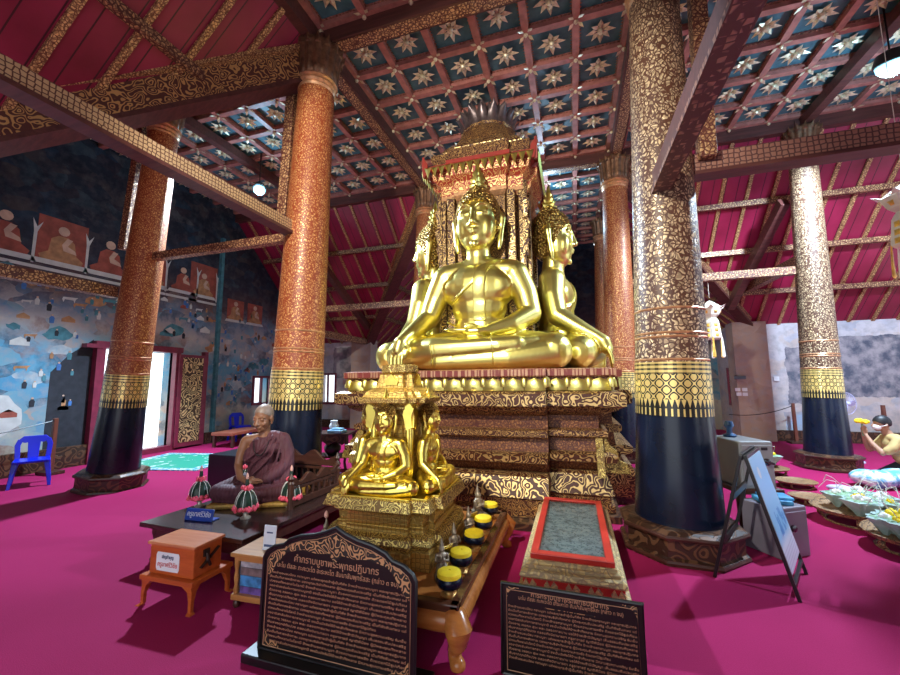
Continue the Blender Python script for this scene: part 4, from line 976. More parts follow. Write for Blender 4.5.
TITLE, SUB = 'คำกราบบูชาพระพุทธปฏิมากร', 'นะโม ตัสสะ ภะคะวะโต อะระหะโต สัมมาสัมพุทธัสสะ (กล่าว ๓ จบ)'
board('black board with an arched crest and long gold prayer text, before the small shrine', (0.0, -4.70, 0), -.02, 1.0, .72, True, 16, TITLE, SUB, .03)
board('square cornered black board with gold prayer text, before the glass topped case', (1.265, -4.41, 0), -.02, .73, .46, False, 13, 'การกราบบูชาพระพุทธปฏิมากร', SUB, .04)

# ------------------------------------------------------------------ glass topped case with the carved grey slab
M_slab, nt, b = new_mat('grey_inscribed_slab')
v = coords(nt); vo = N(nt, 'TexVoronoi', i_Scale=38.0); L(nt, v, vo.inputs['Vector']); nn = N_noise(nt, v, 16.0)
k = math_n(nt, 'MULTIPLY', ramp(nt, vo.outputs['Distance'], [(.15, 0.0), (.32, 1.0)]), ramp(nt, nn, [(.35, .3), (.55, 1.0)]), True)
L(nt, mixc(nt, k, (.09, .14, .14), mixc(nt, nn, (.30, .42, .42), (.52, .64, .63))), b.inputs['Base Color']); b.inputs['Roughness'].default_value = .7; bump(nt, b, k, .5, .006)
M_caseglass, nt, b = new_mat('clear_case_glass'); b.inputs['Base Color'].default_value = (.97, 1, 1, 1); b.inputs['Transmission Weight'].default_value = 1; b.inputs['Roughness'].default_value = .04; b.inputs['IOR'].default_value = 1.12
M_casegold = gilt('case_worn_gilt', (.42, .30, .16), (.80, .60, .26), scale=18, mode='leaf', thr=.03, warp=.1, gmetal=.5, grough=.42)
M_casered = plain('case_red_lacquer', (.55, .035, .025), .3, 0, .1)
cs = T('glass_topped_case', 'red framed glass topped case of worn gilt holding a grey carved slab', 'display case', (1.275, -3.13, 0))
def ct(nm, prof, mt, bev=.004):
    mb = MB(); mb.loft([[(-.275 - o, -.70 - o * 1.1, z), (.275 + o, -.70 - o * 1.1, z), (.275 + o, .70 + o, z), (-.275 - o, .70 + o, z)] for o, z in prof]); P(nm, mb, mt, cs, False, bev)
ct('case_foot', [(.105, 0), (.105, .10), (.09, .12)], M_casegold); ct('gilt_molding', [(.085, .115), (.095, .13), (.095, .165), (.07, .18)], M_casegold)
ct('red_recess', [(.05, .175), (.05, .275)], M_casered); ct('gilt_molding', [(.055, .27), (.07, .285), (.06, .315), (.04, .325)], M_casegold); ct('gilt_collar', [(.03, .32), (.03, .345), (.012, .352), (.012, .375)], M_casegold)
for i in range(5):
    mb = MB(); x = -.28 + i * .14; mb.prism([(0, 0), (.05, .01), (.07, .06), (.03, .09), (.0, .05), (-.03, .09), (-.06, .06), (-.04, .01)], -.006, .006, lambda p, q, c, x=x: (x + p * .7, -.758 + c, .178 + q)); P('gilt_leaf_ornament', mb, M_casegold, cs, False)
mb = MB()
for s_x in (-1, 1): mb.box((s_x * .2475, 0, .392), (.055, 1.40, .04)); mb.box((0, s_x * .665, .3925), (.445, .07, .04))
P('red_frame', mb, M_casered, cs, False, .006)
mb = MB(); mb.box((0, 0, .380), (.445, 1.27, .012)); P('carved_slab', mb, M_slab, cs, False)
mb = MB(); mb.box((0, 0, .405), (.445, 1.27, .004)); P('glass_lid', mb, M_caseglass, cs, False)

# ------------------------------------------------------------------ monk platform, statue of a monk, offerings
PX, PY, PZ = -1.80, -3.10, .36
M_robe, nt, b = new_mat('maroon_robe')
v = coords(nt, 'Object', (1, 1, .35), .15, 4.0); wv = N(nt, 'TexWave', i_Scale=9.0, i_Distortion=6.0, i_Detail=2.0); L(nt, v, wv.inputs['Vector'])
nn = N_noise(nt, v, 6.0); L(nt, ramp(nt, nn, [(.3, (.055, .010, .018)), (.7, (.098, .020, .032))]), b.inputs['Base Color']); b.inputs['Roughness'].default_value = .7
b.inputs['Sheen Weight'].default_value = .05; bump(nt, b, wv.outputs[0], .35, .012)
M_skin = plain('brown_wax_skin', (.235, .105, .055), .42, 0, .12, 9)
M_scalp = plain('shaven_scalp', (.22, .16, .13), .5, 0, .1, 40)
t = T('low_platform', 'low dark wooden platform bearing the seated monk statue', 'platform', (PX, PY, 0), math.radians(-3))
mb = MB(); mb.box((0, 0, PZ - .02), (1.24, 1.98, .04)); P('platform_top', mb, wood('platform_dark_wood', (.020, .010, .010), (.060, .028, .024), .25), t, False, .006)
mb = MB()
for s in (-1, 1): mb.box((s * .54, 0, PZ - .10), (.04, 1.80, .12)); mb.box((0, s * .90, PZ - .10), (1.04, .04, .12))
P('apron_molding', mb, M_darkwood, t, False, .006)
for sx_ in (-1, 1):
    for sy_ in (-1, 1):
        mb = MB(); mb.lathe([(.05, 0), (.055, .03), (.035, .06), (.05, .12), (.035, .2), (.05, .26), (.05, .33)], 16, (sx_ * .52, sy_ * .88, 0)); P('leg', mb, M_darkwood, t)
# carved bench back and side rail
br = T('carved_bench_rail', 'carved dark wooden backrest and arm rail around the monk statue', 'backrest', (PX, PY, PZ), math.radians(-3))
def rail(p, q, h, wavy, nm):
    p, q = Vector(p), Vector(q); d_ = q - p; ln = d_.length; d_ /= ln
    mb = MB(); mb.beam(p + Vector((0, 0, .05)), q + Vector((0, 0, .05)), .045, .06); mb.beam(p + Vector((0, 0, h * .55)), q + Vector((0, 0, h * .55)), .035, .03); P(nm + '_bars', mb, M_darkwood, br, False, .004)
    crest = [(0, h * .62)]; k = 24
    top = []
    for i in range(k + 1):
        u = i / k; z = h * (.80 + .10 * math.cos(u * 6 * PI) + (.16 * math.sin(PI * u) if wavy else .02)); top.append((u * ln, z))
    poly = [(0, h * .62), (ln, h * .62)] + top[::-1]; n_ = Vector((-d_.y, d_.x, 0))
    mb = MB(); mb.prism(poly, -.02, .02, lambda a, c, y: tuple(p + d_ * a + n_ * y + Vector((0, 0, c)))); P(nm + '_carved_crest', mb, M_darkwood, br, False, .004)
    mb = MB(); kk = max(4, int(ln / .085))
    for i in range(kk):
        b_ = p + d_ * ((i + .5) * ln / kk); mb.lathe([(.011, .08), (.019, .13), (.010, .18), (.018, .22), (.011, h * .54)], 8, tuple(b_))
    P(nm + '_spindles_lattice', mb, M_darkwood, br)
    for e_p in (p, q):
        mb = MB(); mb.lathe([(.03, 0), (.03, h * .7), (.038, h * .72), (.024, h * .78), (.036, h * .86), (.014, h * .95), (.004, h)], 14, tuple(e_p)); P(nm + '_post', mb, M_darkwood, br)
rail((-.62, .52, 0), (.40, .52, 0), .42, True, 'back'); rail((.42, .50, 0), (.42, -.25, 0), .34, False, 'side')
cu = MB(); cu.box((0, 0, .025), (.86, .66, .05)); o = P('seat_cushion', cu, plain('gold_brocade', (.50, .30, .06), .5, .3, .3, 40), None, False, .02, (-1.92, -3.17, PZ)); o.rotation_euler.z = math.radians(24); tag(o, 'gold edged flat cushion under the monk statue', 'cushion')
mk = T('monk_statue', 'lifelike statue of a monk in a maroon robe seated cross legged, hands in its lap', 'statue', (-1.94, -3.16, PZ + .05), math.radians(24), None, 1.04)
b = MB()
HM = Matrix.Translation((0, .01, .655)) @ Matrix.Rotation(math.radians(-14), 4, 'Z') @ Matrix.Rotation(math.radians(8), 4, 'X') @ Matrix.Scale(1.2, 4) @ Matrix.Translation((0, -.01, -.655)); b.M = HM; b.ell((0, .01, .795), (.073, .092, .088)); b.ell((0, -.03, .735), (.060, .066, .072)); b.ell((0, -.05, .685), (.040, .038, .032)); b.ell((0, -.075, .668), (.018, .016, .014))
b.tube([(0, -.090, .775), (0, -.104, .745), (0, -.112, .728)], [.009, .012, .016], 10)
for s in (-1, 1):
    b.ell((s*.013, -.100, .724), (.010, .011, .008)); b.tube([(s*.012, -.088, .784), (s*.035, -.083, .791), (s*.056, -.064, .780)], [.006, .008, .005], 8)
    b.ell((s*.031, -.079, .765), (.019, .012, .011)); b.ell((s*.036, -.062, .725), (.022, .022, .022))
    b.ell((s*.074, .005, .755), (.010, .022, .036)); b.ell((s*.072, .0, .722), (.008, .012, .016))
b.tube([(-.026, -.087, .703), (0, -.098, .700), (.026, -.087, .703)], [.004, .008, .004], 8); b.tube([(-.022, -.084, .690), (0, -.095, .688), (.022, -.084, .690)], [.004, .008, .004], 8)
b.M = Matrix.Identity(4); b.tube([(0, .01, .56), (0, .0, .64), (0, -.005, .70)], [.070, .058, .056], 16)
b.tube([(-.17, .02, .545), (0, .02, .575), (.17, .02, .545)], [.06, .06, .06], 14); b.ell((0, .0, .46), (.16, .10, .12)); b.ell((0, .01, .30), (.15, .10, .2))
b.tube([(-.185, .02, .54), (-.225, .0, .42), (-.235, -.03, .30)], [.058, .048, .040], 14); b.tube([(-.235, -.03, .30), (-.16, -.17, .215), (-.08, -.235, .185)], [.040, .033, .024], 14)
b.tube([(.24, -.05, .30), (.16, -.17, .215), (.09, -.23, .185)], [.038, .033, .024], 14)
for s, lift in ((-1, .018), (1, 0)):
    b.tube([(s*.085, -.232, .183 + lift), (s*.03, -.252, .178 + lift), (s*-.01, -.258, .176 + lift)], [.024, .032, .028], 12, .6)
    for i, (dy, ln) in enumerate(((-.026, .052), (-.009, .064), (.009, .062), (.025, .046))):
        b.tube([(s*-.01, -.257 + dy, .178 + lift), (s*(-.01 - ln * .55), -.259 + dy, .185 + lift), (s*(-.01 - ln), -.258 + dy, .180 + lift)], [.0095, .009, .007], 8)
    b.tube([(s*.045, -.235, .200 + lift), (s*.015, -.262, .212 + lift), (s*-.006, -.268, .214 + lift)], [.010, .010, .008], 8)
link('wax_body', fused('wax_body', b, [M_skin], .0058, 4, .5), mk)
sc_ = MB(); sc_.M = HM; vs = []; nu, nv = 28, 10
for j in range(nv + 1):
    for i in range(nu):
        a = 2*PI*i/nu; fr_ = max(0, -math.sin(a)); zm = .765 + .065 * fr_; t0 = math.asin((zm - .795) / .090); th = t0 + (PI/2 - t0) * j / nv
        vs.append((.0745 * math.cos(th) * math.cos(a), .01 + .0935 * math.cos(th) * math.sin(a), .795 + .090 * math.sin(th)))
sc_.add(vs, [(j*nu+i, j*nu+(i+1) % nu, (j+1)*nu+(i+1) % nu, (j+1)*nu+i) for j in range(nv) for i in range(nu)]); P('shaven_hair', sc_, M_scalp, mk, 'all')
r = MB()
for s in (-1, 1): r.tube([(s*.09, .06, .11), (s*.22, -.06, .105), (s*.345, -.20, .085)], [.125, .11, .082], 16)
r.tube([(-.345, -.20, .08), (-.10, -.29, .09), (.12, -.30, .075)], [.08, .07, .045], 14); r.tube([(.345, -.20, .08), (.1, -.27, .07), (-.12, -.30, .055)], [.08, .07, .045], 14)
r.ell((0, -.10, .09), (.30, .20, .085)); r.ell((0, .04, .14), (.20, .15, .14))
r.tube([(-.36, -.22, .02), (0, -.33, .018), (.36, -.22, .02)], [.035, .045, .035], 12)
r.tube([(0, .03, .15), (0, .02, .32), (0, .01, .46)], [.165, .155, .155], 20, .78)
r.ell((.03, .0, .47), (.168, .115, .09)); r.tube([(-.03, .02, .575), (.09, .015, .585), (.175, .02, .555)], [.058, .066, .072], 14)
r.ell((-.09, .0, .42), (.10, .112, .08)); r.ell((-.115, .0, .38), (.085, .11, .08))
r.tube([(.185, .02, .55), (.235, .0, .43), (.25, -.035, .31)], [.078, .078, .075], 14); r.tube([(.25, -.035, .31), (.18, -.15, .24), (.115, -.215, .20)], [.075, .065, .052], 14)
r.tube([(.25, -.03, .27), (.26, -.10, .16), (.24, -.16, .12)], [.07, .07, .05], 12)
for (x0, z0), (x1, z1), (x2, z2) in (((.10, .60), (.02, .48), (-.14, .36)), ((.13, .58), (.06, .44), (-.12, .28)), ((.16, .55), (.11, .40), (-.06, .22)), ((.19, .52), (.17, .36), (.06, .2))):
    r.tube([(x0, -.055, z0), (x1, -.115, z1), (x2, -.112, z2)], [.012, .014, .010], 8)
for s in (-1, 1):
    for k_ in range(3): r.tube([(s*(.12 + .05*k_), -.12 - .02*k_, .19 - .02*k_), (s*(.20 + .05*k_), -.22 - .015*k_, .15 - .015*k_), (s*(.16 + .07*k_), -.30 + .01*k_, .09)], [.010, .013, .009], 8)
link('maroon_robe', fused('maroon_robe', r, [M_robe], .0085, 3, .5), mk)
bd = MB()
for i in range(30):
    a = PI * (.06 + .88 * i / 29); x = .075 * math.cos(a); z = .585 - .17 * math.sin(a); y = -.052 - .075 * math.sin(a) ** .7 - .005
    bd.ell((x, y - .006, z), (.006, .006, .006), None, 8, 6)
P('prayer_bead_chain', bd, M_black, mk)
# blue name plaque
M_plaque = plain('blue_plaque', (.015, .06, .38), .3, 0, .1)
t = T('name_plaque', 'blue desk name plaque with white lettering at the platform edge', 'plaque', (-1.98, -3.87, PZ), math.radians(4))
mb = MB(); R_ = Matrix.Rotation(-.25, 3, 'X'); mb.box((0, 0, .052), (.30, .014, .10), R_); P('plaque_panel', mb, M_plaque, t, False, .004)
mb = MB(); mb.box((0, .03, .006), (.30, .09, .012)); P('plaque_foot', mb, M_plaque, t, False, .002)
mb = MB(); mb.M = Matrix.Translation((0, 0, .052)) @ R_.to_4x4(); put_text(mb, 'ครูบาศรีวิชัย', .062, 0, -.016, exact=.255, y=-.0085); P('lettering', mb, M_white, t, False)
# green leaf cones with pink flowers
M_leafcone, nt, b = new_mat('dark_banana_leaf'); v = coords(nt); nn = N_noise(nt, v, 30.0)
L(nt, ramp(nt, nn, [(.3, (.004, .018, .012)), (.7, (.012, .048, .028))]), b.inputs['Base Color']); b.inputs['Roughness'].default_value = .4
M_pink = plain('pink_flowers', (.85, .09, .15), .6, 0, .25, 60); M_bead = plain('white_bud_string', (.80, .80, .72), .6)
def flower_ball(mb, c, r, seed):
    q = random.Random(seed)
    for i in range(7):
        a = q.uniform(0, 2*PI); e = q.uniform(-.3, 1.2); d_ = Vector((math.cos(a)*math.cos(e), math.sin(a)*math.cos(e), math.sin(e))); mb.ell(Vector(c) + d_ * r * .55, (r*.55,) * 3, None, 7, 5)
def leaf_cone():
    t = T('leaf_cone', '', 'offering', (0, 0, 0), 0, 'leaf cone offerings around the monk statue')
    mb = MB(); mb.lathe([(.055, 0), (.058, .01), (.03, .025), (.025, .05), (.06, .07), (.075, .08)], 20); P('stand', mb, plain('silver_stand', (.55, .5, .42), .35, .6, .2), t)
    mb = MB(); mb.lathe([(.085, .075), (.112, .10), (.116, .14), (.104, .19), (.075, .235), (.035, .262), (.01, .27)], 48, mod=lambda a, z: 1 + .05 * abs(math.sin(6 * a)) - .03); P('leaf_dome', mb, M_leafcone, t)
    mb = MB()
    for i in range(8):
        a = 2*PI*i/8; d_ = (math.cos(a), math.sin(a)); mb.tube([(d_[0]*r_, d_[1]*r_, z) for r_, z in ((.118, .10), (.122, .14), (.108, .195), (.078, .243), (.04, .268))], .0032, 6)
    P('bud_string', mb, M_bead, t)
    mb = MB()
    for i in range(11): a = 2*PI*i/11; flower_ball(mb, (.108*math.cos(a), .108*math.sin(a), .098), .038, i)
    P('flower_garland', mb, M_pink, t)
    mb = MB()
    for i in range(6): a = 2*PI*i/6; flower_ball(mb, (.036*math.cos(a), .036*math.sin(a), .282), .032, 40 + i)
    P('top_flower_garland', mb, M_pink, t)
    mb = MB(); mb.lathe([(.018, .28), (.022, .33), (.016, .37)], 12); P('leaf_stem', mb, M_leafcone, t)
    mb = MB(); mb.lathe([(.010, .365), (.017, .38), (.016, .40), (.006, .425), (.002, .43)], 12); P('flower_bud', mb, M_pinkbud, t)
    return t
L0 = leaf_cone(); L0.location = (-2.36, -3.55, PZ); L0['label'] = 'leaf cone with pink flowers beside the blue name plaque'
L0.scale = (.80, .80, .95)
dup(L0, (-1.62, -3.70, PZ), .5, 'leaf cone with pink flowers in front of the monk statue knee'); dup(L0, (-1.45, -3.30, PZ), 1.1, 'leaf cone with pink flowers beside the carved arm rail'); dup(L0, (-2.36, -2.95, PZ), 2.0, 'leaf cone with pink flowers behind the knee, before the black cabinet')

# ------------------------------------------------------------------ orange donation box on its stand
M_orange = wood('orange_varnished_wood', (.40, .065, .012), (.60, .13, .028), .3)
st = T('donation_stand', 'orange wooden stand with four curved legs under the donation box', 'stand', (-1.52, -4.34, 0), math.radians(1))
mb = MB(); mb.box((0, 0, .195), (.50, .36, .035)); P('stand_top', mb, M_orange, st, False, .006)
for sx_ in (-1, 1):
    for sy_ in (-1, 1):
        mb = MB(); mb.loft([[(sx_*x_ - w_, sy_*(y_ - .03) - w_, z), (sx_*x_ + w_, sy_*(y_ - .03) - w_, z), (sx_*x_ + w_, sy_*(y_ - .03) + w_, z), (sx_*x_ - w_, sy_*(y_ - .03) + w_, z)] for x_, y_, w_, z in ((.24, .20, .022, 0), (.225, .185, .013, .012), (.225, .185, .014, .08), (.215, .175, .022, .14), (.19, .16, .045, .18))]); P('leg', mb, M_orange, st, False, .003)
bx = T('donation_box', 'orange wooden donation box with a white lettered label', 'donation box', (-1.52, -4.36, .213), math.radians(1))
mb = MB(); mb.box((0, 0, .105), (.42, .24, .21)); P('box_body', mb, M_orange, bx, False, .008)
mb = MB(); mb.box((0, 0, .216), (.45, .27, .022)); P('box_lid', mb, wood('orange_lid_wood', (.52, .15, .06), (.70, .26, .12), .25), bx, False, .006)
mb = MB(); mb.prism([(-.10, .03), (.10, .03), (.11, .05), (.11, .14), (.10, .16), (-.10, .16), (-.11, .14), (-.11, .05)], -.122, -.1245, lambda a, c, y: (a - .03, y, c)); P('white_label', mb, M_white, bx, False)
lb = MB(); put_text(lb, 'เชิญทำบุญ', .034, -.03, .118, exact=.11, y=-.126); P('dark_lettering', lb, plain('navy_ink', (.02, .03, .12), .6), bx, False)
lb = MB(); put_text(lb, 'ครูบาศรีวิชัย', .045, -.03, .062, exact=.185, y=-.126); P('red_lettering', lb, plain('red_ink', (.55, .03, .03), .6), bx, False)
mb = MB(); mb.box((.214, -.02, .15), (.012, .05, .05)); mb.tube([(.222, -.02, .14), (.232, -.02, .10), (.232, -.0, .06)], .012, 8); mb.beam((.222, -.07, .06), (.224, .08, .16), .008, .025, up=(1, 0, 0)); P('hasp', mb, plain('dark_metal', (.05, .03, .025), .4, .6), bx, False, .002)

# ------------------------------------------------------------------ little cabinet with the acrylic code stand
M_honey = wood('honey_cabinet_wood', (.34, .13, .035), (.56, .27, .08), .28)
cb = T('small_cabinet', 'small honey wood cabinet with open glazed sides beside the arched board', 'cabinet', (-.92, -4.20, 0), math.radians(2))
mb = MB(); mb.box((0, 0, .365), (.36, .32, .028)); P('cabinet_top', mb, M_honey, cb, False, .005)
mb = MB(); mb.box((0, 0, .075), (.34, .30, .04)); P('lower_rail', mb, M_honey, cb, False, .004)
mb = MB(); mb.box((0, 0, .335), (.32, .28, .03)); P('upper_rail', mb, M_honey, cb, False, .004)
for sx_ in (-1, 1):
    for sy_ in (-1, 1):
        mb = MB(); mb.lathe([(.016, .09), (.020, .12), (.012, .15), (.019, .2), (.012, .25), (.02, .29), (.016, .33)], 12, (sx_*.145, sy_*.125, 0)); P('turned_post', mb, M_honey, cb)
        mb = MB(); mb.lathe([(.018, 0), (.026, .015), (.022, .035), (.014, .05), (.024, .06)], 12, (sx_*.14, sy_*.12, 0)); P('bun_foot', mb, M_darkwood, cb)
mb = MB(); mb.box((0, 0, .21), (.27, .23, .23)); P('inner_display', mb, plain('cabinet_inside_dark', (.05, .05, .07), .5), cb, False)
for i, (z, h_, c) in enumerate(((.30, .05, (.35, .33, .36)), (.245, .05, (.18, .12, .12)), (.18, .07, (.05, .22, .48)), (.115, .05, (.15, .08, .30)))):
    mb = MB(); mb.box((.0, -.117, z), (.235, .006, h_)); mb.box((.137, 0, z), (.006, .19, h_)); P('picture_card', mb, plain('card_%d' % i, c, .5, 0, .5, 18), cb, False)
M_acr = plain('code_stand_white', (.72, .77, .84), .25, 0, .05)
qs = T('acrylic_stand', 'small pale upright card stand on the honey wood cabinet', 'card stand', (-.86, -4.24, .379), math.radians(3))
mb = MB(); mb.box((0, 0, .085), (.105, .008, .17), Matrix.Rotation(-.08, 3, 'X')); P('card_panel', mb, M_acr, qs, False, .002)
mb = MB(); mb.box((0, .02, .004), (.105, .07, .008)); P('stand_foot', mb, M_acr, qs, False)
mb = MB(); mb.M = Matrix.Translation((0, -.0055, .085)) @ Matrix.Rotation(-.08, 4, 'X')
mb.box((0, 0, .035), (.05, .003, .010)); mb.box((0, 0, -.055), (.08, .003, .016)); P('printed_pattern', mb, plain('card_ink', (.06, .09, .20), .6), qs, False)

# ------------------------------------------------------------------ black cabinet, candle, mat and bench by the door
tag(P('black_cabinet', MB().box((-3.42, -1.72, .275), (1.05, .72, .55)), plain('matte_black_cabinet', (.012, .014, .022), .3), None, False, .01), 'low black cabinet standing behind the monk statue', 'cabinet')
cd = T('white_candle', 'white candle stick on the low black cabinet', 'candle', (-3.52, -1.78, .55)); mb = MB(); mb.lathe([(.04, 0), (.042, .01), (.016, .02)], 16); P('candle_dish', mb, M_white, cd); mb = MB(); mb.lathe([(.018, .015), (.018, .27), (.003, .28)], 14); P('candle_shaft', mb, M_white, cd)
M_mat, nt, b = new_mat('green_white_mat'); v = coords(nt); nn = N_noise(nt, v, 4.0); sx = N(nt, 'SeparateXYZ'); L(nt, v, sx.inputs[0])
inn = math_n(nt, 'MULTIPLY', math_n(nt, 'LESS_THAN', math_n(nt, 'ABSOLUTE', sx.outputs[0]), .80), math_n(nt, 'LESS_THAN', math_n(nt, 'ABSOLUTE', sx.outputs[1]), .68))
edge_ = math_n(nt, 'GREATER_THAN', N_noise(nt, v, 14.0), .52)
L(nt, mixc(nt, inn, mixc(nt, edge_, (.05, .28, .42), (.55, .62, .60)), mixc(nt, math_n(nt, 'GREATER_THAN', nn, .40), (.45, .62, .55), (.01, .30, .19))), b.inputs['Base Color']); b.inputs['Roughness'].default_value = .7
mb = MB(); mb.box((0, 0, .008), (2.0, 1.7, .016)); o = P('door_mat', mb, M_mat, None, False, 0, (-6.55, -.42, 0)); o.rotation_euler.z = math.radians(12); tag(o, 'green and white mat with a patterned border inside the open doorway', 'mat')
bn = T('low_bench', 'low reddish wooden bench against the mural past the door leaf', 'bench', (-7.25, 1.75, 0), math.radians(8))
mb = MB(); mb.box((0, 0, .34), (.62, 1.3, .08)); P('bench_top', mb, wood('reddish_bench_wood', (.25, .06, .03), (.42, .13, .07), .35), bn, False, .01)
for sx_ in (-1, 1):
    for sy_ in (-1, 1): mb = MB(); mb.box((sx_*.26, sy_*.58, .15), (.06, .06, .30)); P('leg', mb, M_darkwood, bn, False)
# blue plastic chairs
M_blue = plain('blue_plastic', (.004, .018, .62), .28, 0, .06, 4)
def chair(label, loc, rz):
    t = T('plastic_chair', label, 'chair', loc, rz, 'blue plastic chairs')
    mb = MB(); mb.loft([[(x * k, y * k, z) for x, y in ((-.21, -.19), (-.18, -.22), (.18, -.22), (.21, -.19), (.20, .19), (.17, .21), (-.17, .21), (-.20, .19))] for k, z in ((1.0, .375), (1.03, .40), (1.0, .415), (.9, .41))]); P('seat', mb, M_blue, t, False, .006)
    for sx_ in (-1, 1):
        for sy_ in (-1, 1):
            mb = MB(); mb.loft([[(sx_*x_ + a*w_, sy_*y_ + c*w_, z) for a, c in ((-1, -1), (1, -1), (1, 1), (-1, 1))] for x_, y_, w_, z in ((.225, .215, .020, 0), (.20, .19, .026, .20), (.175, .165, .036, .385))]); P('leg', mb, M_blue, t, False, .006)
    mb = MB(); f_ = lambda a, c, y: (a, .19 + y + .10 * (c - .40), c)
    outer = [(-.20, .40), (-.215, .62), (-.19, .71), (-.13, .755), (.13, .755), (.19, .71), (.215, .62), (.20, .40)]
    for poly in ([(-.205, .39), (-.145, .39), (-.155, .62), (-.13, .69), (-.19, .72), (-.222, .62)], [(.145, .39), (.205, .39), (.222, .62), (.19, .72), (.13, .69), (.155, .62)], [(-.19, .70), (-.11, .655), (-.05, .665), (.05, .665), (.11, .655), (.19, .70), (.13, .765), (-.13, .765)], [(-.06, .39), (.06, .39), (.075, .68), (-.075, .68)]):
        mb.prism(poly, -.013, .013, f_)
    P('backrest', mb, M_blue, t, False, .005); return t
ch1 = chair('blue plastic chair standing by the mural beside the doorway column', (-7.12, -2.55, 0), math.radians(62))
dup(ch1, (-7.85, 2.35, 0), math.radians(75), 'blue plastic chair near the small window, behind the monk statue head')

# wooden stanchion posts with a cord along the walls
def stanchion(label, loc, h=.95):
    t = T('wooden_stanchion', label, 'post', loc, 0, 'wooden cord posts along the walls')
    mb = MB(); mb.box((0, 0, .03), (.34, .26, .06)); P('post_foot', mb, M_darkwood, t, False, .008)
    mb = MB(); mb.box((0, 0, h / 2 + .05), (.07, .07, h), taper=.9); P('post_shaft', mb, wood('stanchion_wood', (.10, .025, .014), (.20, .06, .035), .35, axis=2), t, False, .006); return t
s1 = stanchion('wooden cord post before the mural, between blue chair and doorway', (-7.78, -1.95, 0))
dup(s1, (6.62, 5.45, 0), 0, 'wooden cord post beside the far brown column'); dup(s1, (8.05, 4.85, 0), 0, 'wooden cord post behind the kneeling worshipper')
for pts, lab in (([(-7.78, -5.4, .72), (-7.78, -3.7, .55), (-7.78, -1.99, .95)], 'thin cord sagging along the mural to its wooden post'), ([(5.2, 5.4, .70), (5.9, 5.43, .62), (6.58, 5.45, .92)], 'thin cord from the tan pier to the wooden post')):
    mb = MB(); q = []
    for i in range(13):
        u = i / 12; p0, p1, p2 = (Vector(a) for a in pts); q.append(p0 * (1-u)**2 + p1 * 2*u*(1-u) + p2 * u*u)
    mb.tube(q, .010, 6); thing1('barrier_cord', mb, M_black, lab, 'cord', smooth=True)

# ------------------------------------------------------------------ dim offering table between the monk column and the pedestal
ot = T('offering_table', 'cluttered dark carved side table between monk column and great pedestal', 'table', (-2.95, -.35, 0), .25)
mb = MB(); mb.box((0, 0, .68), (.72, .5, .04)); P('tabletop', mb, M_darkwood, ot, False, .006)
mb = MB(); mb.prism([(-.34, .66), (-.34, .56), (-.25, .50), (-.12, .57), (0, .49), (.12, .57), (.25, .50), (.34, .56), (.34, .66)], -.24, -.22, lambda a, c, y: (a, y, c)); P('carved_apron', mb, M_plinth, ot, False)
for sx_ in (-1, 1):
    for sy_ in (-1, 1): mb = MB(); mb.tube([(sx_*.32, sy_*.22, .66), (sx_*.34, sy_*.24, .45), (sx_*.29, sy_*.2, .2), (sx_*.33, sy_*.23, .03)], [.035, .04, .022, .032], 10); P('leg', mb, M_darkwood, ot)
mb = MB(); mb.box((0, 0, .28), (.60, .42, .03)); P('lower_shelf', mb, M_darkwood, ot, False)
def vase(name, label, cat, loc, prof, mat, s=1.0):
    mb = MB(); mb.lathe([(r_*s, z*s) for r_, z in prof], 24); o = P(name, mb, mat, None, True, 0, loc); return tag(o, label, cat)
vase('dark_urn', 'dark round urn in the dim shelf beside the pedestal', 'urn', (-2.92, -.40, .295), [(.07, 0), (.10, .02), (.15, .10), (.15, .16), (.10, .22), (.11, .25), (.09, .255)], M_black)
o = vase('pale_vase', 'pale vase on the cluttered side table', 'vase', (-2.98, -.28, .70), [(.05, 0), (.075, .04), (.09, .10), (.06, .17), (.07, .2), (.05, .205)], M_white)
mb = MB(); mb.box((0, 0, .03), (.30, .2, .06)); mb.box((.02, 0, .075), (.2, .14, .03)); o = P('blue_cloth_bundle', mb, plain('pale_blue_cloth', (.25, .50, .72), .7, 0, .2), None, False, .02, (-2.80, -.45, .70)); tag(o, 'folded pale blue cloth on the cluttered side table', 'cloth')
mb = MB(); mb.box((0, 0, .06), (.42, .34, .12)); o = P('purple_cloth_bundle', mb, plain('purple_cloth', (.12, .03, .20), .7, 0, .3), None, False, .02, (-2.62, -1.02, 0)); tag(o, 'purple folded cloth on the floor beside the bench rail', 'cloth')

# ------------------------------------------------------------------ beside the big column: safes, folding sign
M_grey = plain('grey_steel', (.25, .26, .27), .38, .25, .08, 3); M_greyd = plain('grey_mauve_steel', (.22, .20, .25), .4, .25, .1, 3)
M_chrome = plain('dark_chrome', (.12, .12, .13), .25, .9, .1)
tb = T('side_table', 'brown wooden side table under the grey steel donation safe', 'table', (3.02, -1.60, 0), math.radians(14))
mb = MB(); mb.box((0, 0, .475), (.44, .66, .05)); P('tabletop', mb, M_darkwood, tb, False, .006)
for sx_ in (-1, 1):
    for sy_ in (-1, 1): mb = MB(); mb.tube([(sx_*.18, sy_*.28, .46), (sx_*.185, sy_*.285, .25), (sx_*.17, sy_*.27, .02)], [.045, .035, .025], 12); P('leg', mb, M_darkwood, tb)
sf = T('grey_safe', 'grey steel safe with twin handles on the brown side table', 'safe', (3.03, -1.66, .50), math.radians(14))
mb = MB(); mb.box((0, 0, .235), (.33, .50, .47)); P('safe_body', mb, M_grey, sf, False, .015)
mb = MB(); mb.box((0, -.254, .235), (.29, .012, .40)); dd = P('safe_door', mb, M_grey, sf, False, .004)
